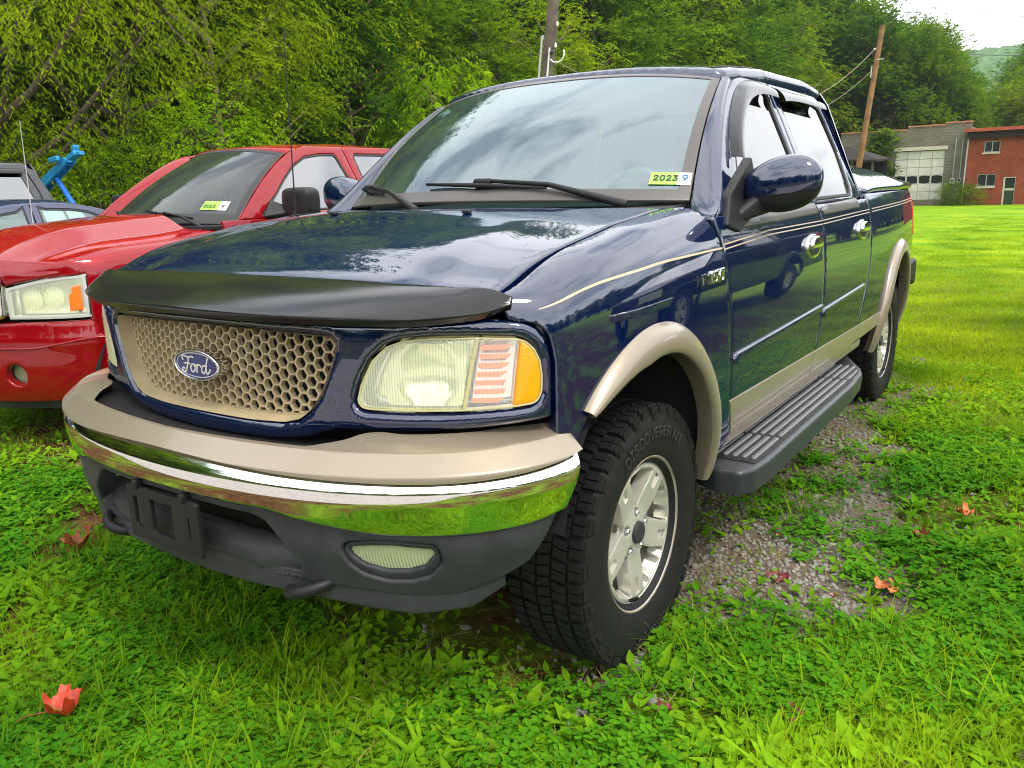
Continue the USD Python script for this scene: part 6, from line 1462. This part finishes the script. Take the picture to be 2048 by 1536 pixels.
obj('trunk_lid', panel(sym([(0, 2.55), (.78, 2.55), (.78, 3.3), (.60, 3.55), (0, 3.62)]), SC.top(lambda x, y: 1.04 - .04 * (y - 2.6) - .05 * (np.abs(x) / .8) ** 3), .07, .03, .1), 'blue2', T)
obj('front_bumper', panel(sym([(0, .22), (1.25, .25), (1.3, .70), (0, .78)]), SC.nose(), .08, .03, .05), 'blue2', T)
obj('rear_bumper', panel(sbox(-.68, .25, .68, .98), lambda x, z: SC.W(np.stack([x, 3.61 + 0 * x, z], -1)), .1, .05, .06, flip=True), 'blue2', T)
roof_pr = PchipInterpolator([.35, .75, 1.10, 1.40, 1.62, 1.85, 2.05, 2.18, 2.4, 2.62], [.98, 1.24, 1.40, 1.455, 1.470, 1.462, 1.43, 1.395, 1.25, 1.03])
obj('roof', panel(sym([(0, .86), (.57, .92), (.60, 1.2), (.635, 1.6), (.625, 2.0), (.60, 2.12), (0, 2.16)]), SC.top(lambda x, y: roof_pr(y) - .045 * (np.abs(x) / .62) ** 2.6), .05, .03, .05), 'blue2', T)
obj('windshield', panel(sym([(0, .34), (.70, .42), (.575, .92), (0, .86)]), SC.top(lambda x, y: roof_pr(y) - .045 * (np.abs(x) / .62) ** 2.6 - .003), .05, 0, 0), 'glass_green', T)
obj('rear_window', panel(sym([(0, 2.16), (.60, 2.12), (.70, 2.60), (0, 2.62)]), SC.top(lambda x, y: roof_pr(y) - .045 * (np.abs(x) / .62) ** 2.6 - .003), .05, 0, 0), 'glass_green', T)
tp = lambda y: roof_pr(y) - .045
yy = np.linspace(.50, 2.50, 40); FRS = Polygon([(.48, 1.0)] + [(y, float(tp(y))) for y in yy] + [(2.56, 1.0)]).buffer(0)
wA = Polygon([(.72, 1.035)] + [(y, float(tp(y)) - .055) for y in np.linspace(.78, 1.40, 12)] + [(1.475, 1.40), (1.485, 1.035)]).buffer(.01).buffer(-.01)
wB = Polygon([(1.60, 1.035), (1.59, 1.395)] + [(y, float(tp(y)) - .052) for y in np.linspace(1.66, 2.02, 8)] + [(2.14, 1.29), (2.20, 1.20), (2.10, 1.035)]).buffer(.012).buffer(-.012)
sm = LineString([(1.54, .98), (1.53, 1.5)]).buffer(.003)
for P_ in FRS.difference(unary_union([wA, wB, sm])).geoms: SC.both('window_frame', panel(P_, SC.glass(), .035, .008, .03), 'blue2', T)
for w_ in (wA, wB): SC.both('window_seal', panel(w_.difference(w_.buffer(-.012)), SC.glass(-.003), .02, .002, .02), 'seal', T); SC.both('side_window', panel(w_.buffer(-.008), SC.glass(-.01), .06, 0, 0), 'glass_pale', T)
for a_ in (Polygon([(1.645, 1.16), (1.625, 1.385), (1.80, 1.392), (1.835, 1.165)]), Polygon([(1.86, 1.165), (1.83, 1.345), (1.955, 1.378), (2.04, 1.17)])): obj('window_paper', panel(a_, SC.glass(-.016), .1, 0, .001), 'white', T)
SC.both('door_handle', [panel(oval(.09, .02), lambda u, v, y=y: SC.side(.01)(y + u, .86 + v), .02, .006, .01) for y in (1.40, 2.30)], 'blue2', T)
SC.both('seat', [hullpts([(*(SC.at + [.36 + s * .18, y + dy, z]), .05) for s in (-1, 1) for dy, z in ((0, .6), (.12, 1.05))]) for y in (1.35, 2.15)], 'seat', T, smooth=40)
obj('cabin_floor', [box(-6.38 - .78, .5, .35, -6.38 + .78, 2.6, .40), box(-6.38 - .6, -.7, .25, -6.38 + .6, 3.3, .34), box(-6.38 - .75, .35, .40, -6.38 + .75, .45, .95)], 'under_black', T, smooth=False)
SC.wheels(T, .68, (.15, 2.80), .31)

# ---- black pickup
BK = Body([(0, -1.45), (.5, -1.40), (.78, -1.22), (.88, -.95), (.94, -.5), (.955, .3), (.955, 3.0), (.94, 4.9)],
          [(.4, -.06), (.55, -.02), (.75, 0), (1.0, 0), (1.15, -.01), (1.28, -.04)], .915, 1.28, .36, (-8.94, 0.0))
def black_pickup(at, label):
    global T
    BK.at = np.array([at[0], at[1], 0.0]); B_ = thing('pickup_truck', label, 'pickup truck', (at[0], at[1] + 1.7, 0)); T = B_
    ar = [Polygon([(c + .48 * math.cos(a), .42 + .50 * math.sin(a)) for a in np.linspace(-.7, PI + .7, 50)]) for c in (-.35, 3.25)]
    bs = Polygon([(-1.05, .55), (-1.05, 1.12), (.3, 1.25), (2.98, 1.27), (2.98, .55)]).difference(ar[0]); cut = unary_union([LineString([(y, .4), (y, 1.4)]).buffer(.004) for y in (.38, 1.55, 2.62)])
    for P_ in bs.difference(cut).geoms: BK.both('side_panel', panel(P_, BK.side(), .06, .008, .03), 'black_paint', T)
    BK.both('bed_side', panel(Polygon([(3.0, .55), (3.0, 1.30), (4.85, 1.30), (4.88, .6)]).difference(ar[1]), BK.side(), .06, .01, .04), 'black_paint', T)
    BK.both('tail_light', panel(sbox(4.66, .95, 4.85, 1.27), BK.side(.004), .05, .01, .02), 'taillight', T)
    obj('tailgate', panel(sbox(-.85, .65, .85, 1.30), lambda x, z: BK.W(np.stack([x, 4.87 + 0 * x, z], -1)), .2, .015, .03, flip=True), 'black_paint', T)
    obj('hood', panel(sym([(0, -1.40), (.6, -1.30), (.82, -1.1), (.86, .38), (0, .35)]), BK.top(lambda x, y: 1.08 + .20 * sstep(-1.5, .3, y) + .03 * (1 - (np.abs(x) / .85) ** 2)), .07, .03, .06), 'black_paint', T)
    obj('front_panel', panel(sym([(0, .55), (1.2, .58), (1.2, 1.08), (0, 1.12)]), BK.nose(), .08, .03, .05), 'black_paint', T)
    obj('grille', panel(sym([(0, .75), (.5, .75), (.52, 1.05), (0, 1.06)]), BK.nose(.008), .08, .02, .02), 'matt', T)
    obj('bumper', panel(sym([(0, .48), (1.3, .5), (1.3, .70), (0, .72)]), BK.nose(.06), .08, .03, .06), 'chrome', T)
    BK.both('headlight', panel(sbox(.58, .78, 1.05, 1.04), BK.nose(.006), .05, .02, .02), 'lens', T)
    rz = lambda x, y: np.interp(y, [1.0, 1.3, 1.7, 2.4, 2.75, 2.92], [1.84, 1.895, 1.925, 1.932, 1.925, 1.865]) - .05 * (np.abs(x) / .70) ** 2.6
    obj('roof', panel(sym([(0, 1.0), (.62, 1.1), (.68, 1.4), (.70, 2.6), (.66, 2.85), (0, 2.90)]), BK.top(rz), .06, .04, .08), 'black_paint', T)
    fr = Polygon([(.30, 1.28), (.75, 1.58), (1.10, 1.78), (1.35, 1.86), (2.70, 1.87), (2.84, 1.80), (2.95, 1.50), (2.985, 1.28)])
    w1 = Polygon([(.62, 1.30), (1.0, 1.58), (1.3, 1.76), (1.55, 1.795), (1.60, 1.30)]).buffer(.015).buffer(-.015); w2 = Polygon([(1.73, 1.30), (1.71, 1.795), (2.655, 1.795), (2.735, 1.50), (2.75, 1.30)]).buffer(.03).buffer(-.03)
    sm = unary_union([LineString([(1.66, 1.25), (1.64, 1.9)]).buffer(.003), LineString([(2.86, 1.25), (2.82, 1.55), (2.74, 1.80)]).buffer(.003)])
    for P_ in fr.difference(unary_union([w1, w2, sm])).geoms:
        if P_.area > .004: BK.both('window_frame', panel(P_, BK.glass(), .04, .01, .03), 'black_paint', T)
    for w_ in (w1, w2): BK.both('side_window', panel(w_.buffer(-.004), BK.glass(-.012), .08, 0, 0), 'glass_side', T)
    A = BK.W(np.array([(BK.g[0] - BK.g[2] * (z - BK.g[1]) + .004, y, z) for y, z in [(1.70, 1.822), (2.2, 1.826), (2.70, 1.818)]])); Bq = BK.W(np.array([(BK.g[0] - BK.g[2] * (z - BK.g[1]) + .05, y, z) for y, z in [(1.72, 1.765), (2.2, 1.768), (2.71, 1.762)]]))
    BK.both('rain_guard', solid(strip(A, Bq, 20, .01, (1, 0, .5), 6), (-.003, 0, 0)), 'smoke', T, smooth=40)
    As = BK.W(np.array([(.66, 1.12, 1.82), (.75, .75, 1.56), (.84, .33, 1.27)])); Am = As * [-1, 1, 1] + [2 * at[0], 0, 0]
    obj('windshield', strip(As, Am, 14, .10, (0, -.8, .3), 16), 'glass_green', T)
    obj('cab_back', panel(sym([(0, 1.0), (.90, 1.0), (.90, 1.28), (.70, 1.82), (.66, 1.88), (0, 1.90)]), lambda x, z: BK.W(np.stack([x, 2.975 - .20 * np.maximum(z - 1.28, 0) + 0 * x, z], -1)), .1, .02, .03, flip=True), 'black_paint', T)
    for sg in (1, -1):
        mk = (lambda m: m) if sg > 0 else BK.mir
        obj('door_mirror', mk(superell(BK.at + [1.09, .75, 1.38], (.13, .07, .12), .6, .6, -PI / 2, PI / 2)), 'black', T); obj('wheel_flare', mk(joined([solid(grid(lambda u, v, c=c: BK.W(np.stack([BK.sx(c + v * np.cos(u), .42 + v * np.sin(u)) + .03 * np.sin((v - .44) / .08 * PI), c + v * np.cos(u), .42 + v * 1.04 * np.sin(u)], -1)), np.linspace(-.1, PI + .1, 30), np.linspace(.44, .52, 6)), (-.01, 0, 0)) for c in (-.35, 3.25)])), 'black', T)
    obj('underbody', [box(at[0] - .5, at[1] - 1.0, .45, at[0] + .5, at[1] + 4.6, .75), box(at[0] - .85, at[1] + .4, .62, at[0] + .85, at[1] + 2.9, .66), box(at[0] - .7, at[1] - 1.0, .6, at[0] + .7, at[1] + .3, 1.05)], 'under_black', T, smooth=False)
    BK.wheels(T, .80, (-.35, 3.25), .40)
    return B_
black_pickup((-8.94, 0.0), 'black pickup with a rain guard over its rear window, farthest left, behind the sedan')
black_pickup((4.1, 5.2), 'black pickup out on the right, mirrored in the blue doors')
# ---- pale blue boom of a tow rig behind the black pickup
M['boom'] = plain('pale_blue_paint', (.02, .26, .52), .5, var=.15, var_scale=8)
M['boom_dark'] = plain('blue_ram_paint', (.01, .13, .55), .45)
BM = thing('tow_rig', 'pale blue steel boom and ram sticking up behind the black pickup cab', 'tow rig', (-14.3, 6.1, 0)); T = BM
def beam(a, b, w, h_):
    a, b = np.array(a, float), np.array(b, float); d = b - a; L = np.linalg.norm(d); d /= L; s = np.array([0, 1.0, 0]); u = np.cross(s, d)
    v, f, _ = meshkit.arrays(trimesh.creation.box([L, w, h_])); return (a + b) / 2 + v[:, :1] * d + v[:, 1:2] * s + v[:, 2:] * u, f
arm = Polygon([(-14.75, 1.62), (-14.62, 1.78), (-13.45, 2.235), (-13.35, 2.17), (-13.42, 2.11), (-14.6, 1.60)])
holes = [Point(-14.0 + .22 * k, 1.93 + .087 * k).buffer(.028) for k in range(3)]
obj('boom_arm', [panel(arm.difference(unary_union(holes)), flat('y', y), .1, .006, .03, nvec=n_) for y, n_ in ((5.93, NV['-y']), (6.13, NV['+y']))] + [beam((-14.6, 6.03, 1.70), (-13.5, 6.03, 2.17), .18, .05)], 'boom', BM, smooth=40)
obj('boom_head', [rbox((.30, .16, .09), .02, (-13.24, 6.03, 2.25), (0, -.30, 0)), rbox((.07, .12, .18), .015, (-13.17, 6.03, 2.34), (0, .4, 0)), rbox((.14, .10, .07), .015, (-13.03, 6.03, 2.28))], 'boom', BM, smooth=40)
obj('side_lug', rbox((.30, .08, .09), .02, (-13.62, 5.86, 2.20), (0, -.08, 0)), 'boom', BM, smooth=40)
obj('ram', tube([(-13.86, 5.98, 1.86), (-13.45, 5.98, 1.42), (-13.25, 5.98, 1.2)], [.042, .048, .048], 12), 'boom_dark', BM)
obj('mast', [box(-14.9, 5.9, .75, -14.7, 6.16, 1.75), box(-15.2, 5.7, .70, -12.6, 6.4, .95)], 'boom_dark', BM, smooth=False)
obj('deck', [box(-16.5, 5.5, .55, -12.4, 6.6, .69)], 'steel', BM, smooth=False)
for x in (-15.8, -13.0):
    for y in (5.55, 6.5): obj('wheel', move((turn(TYRE_BODY, (0, 0, 1), PI / 2)[0], TYRE_BODY[1]), (x, y, .39)), 'rubber', BM)

# ================================================================== HAZE
HZ = usdkit.material(stage, '/World/Looks/valley_haze', {'v': ('principled_volume', {'color': (.86, .92, 1.0), 'density': .00018, 'anisotropy': .2})}, [], volume='v.volume')
hb = UsdGeom.Mesh.Define(stage, '/World/haze')
hv, hf, _ = meshkit.arrays(box(-430, -330, -6.5, 430, 560, 78))
usdkit.mesh(stage, '/World/haze', (hv, hf), HZ); tag(stage.GetPrimAtPath('/World/haze'), 'thin pale haze hanging in the valley air', 'haze', None, 'stuff')
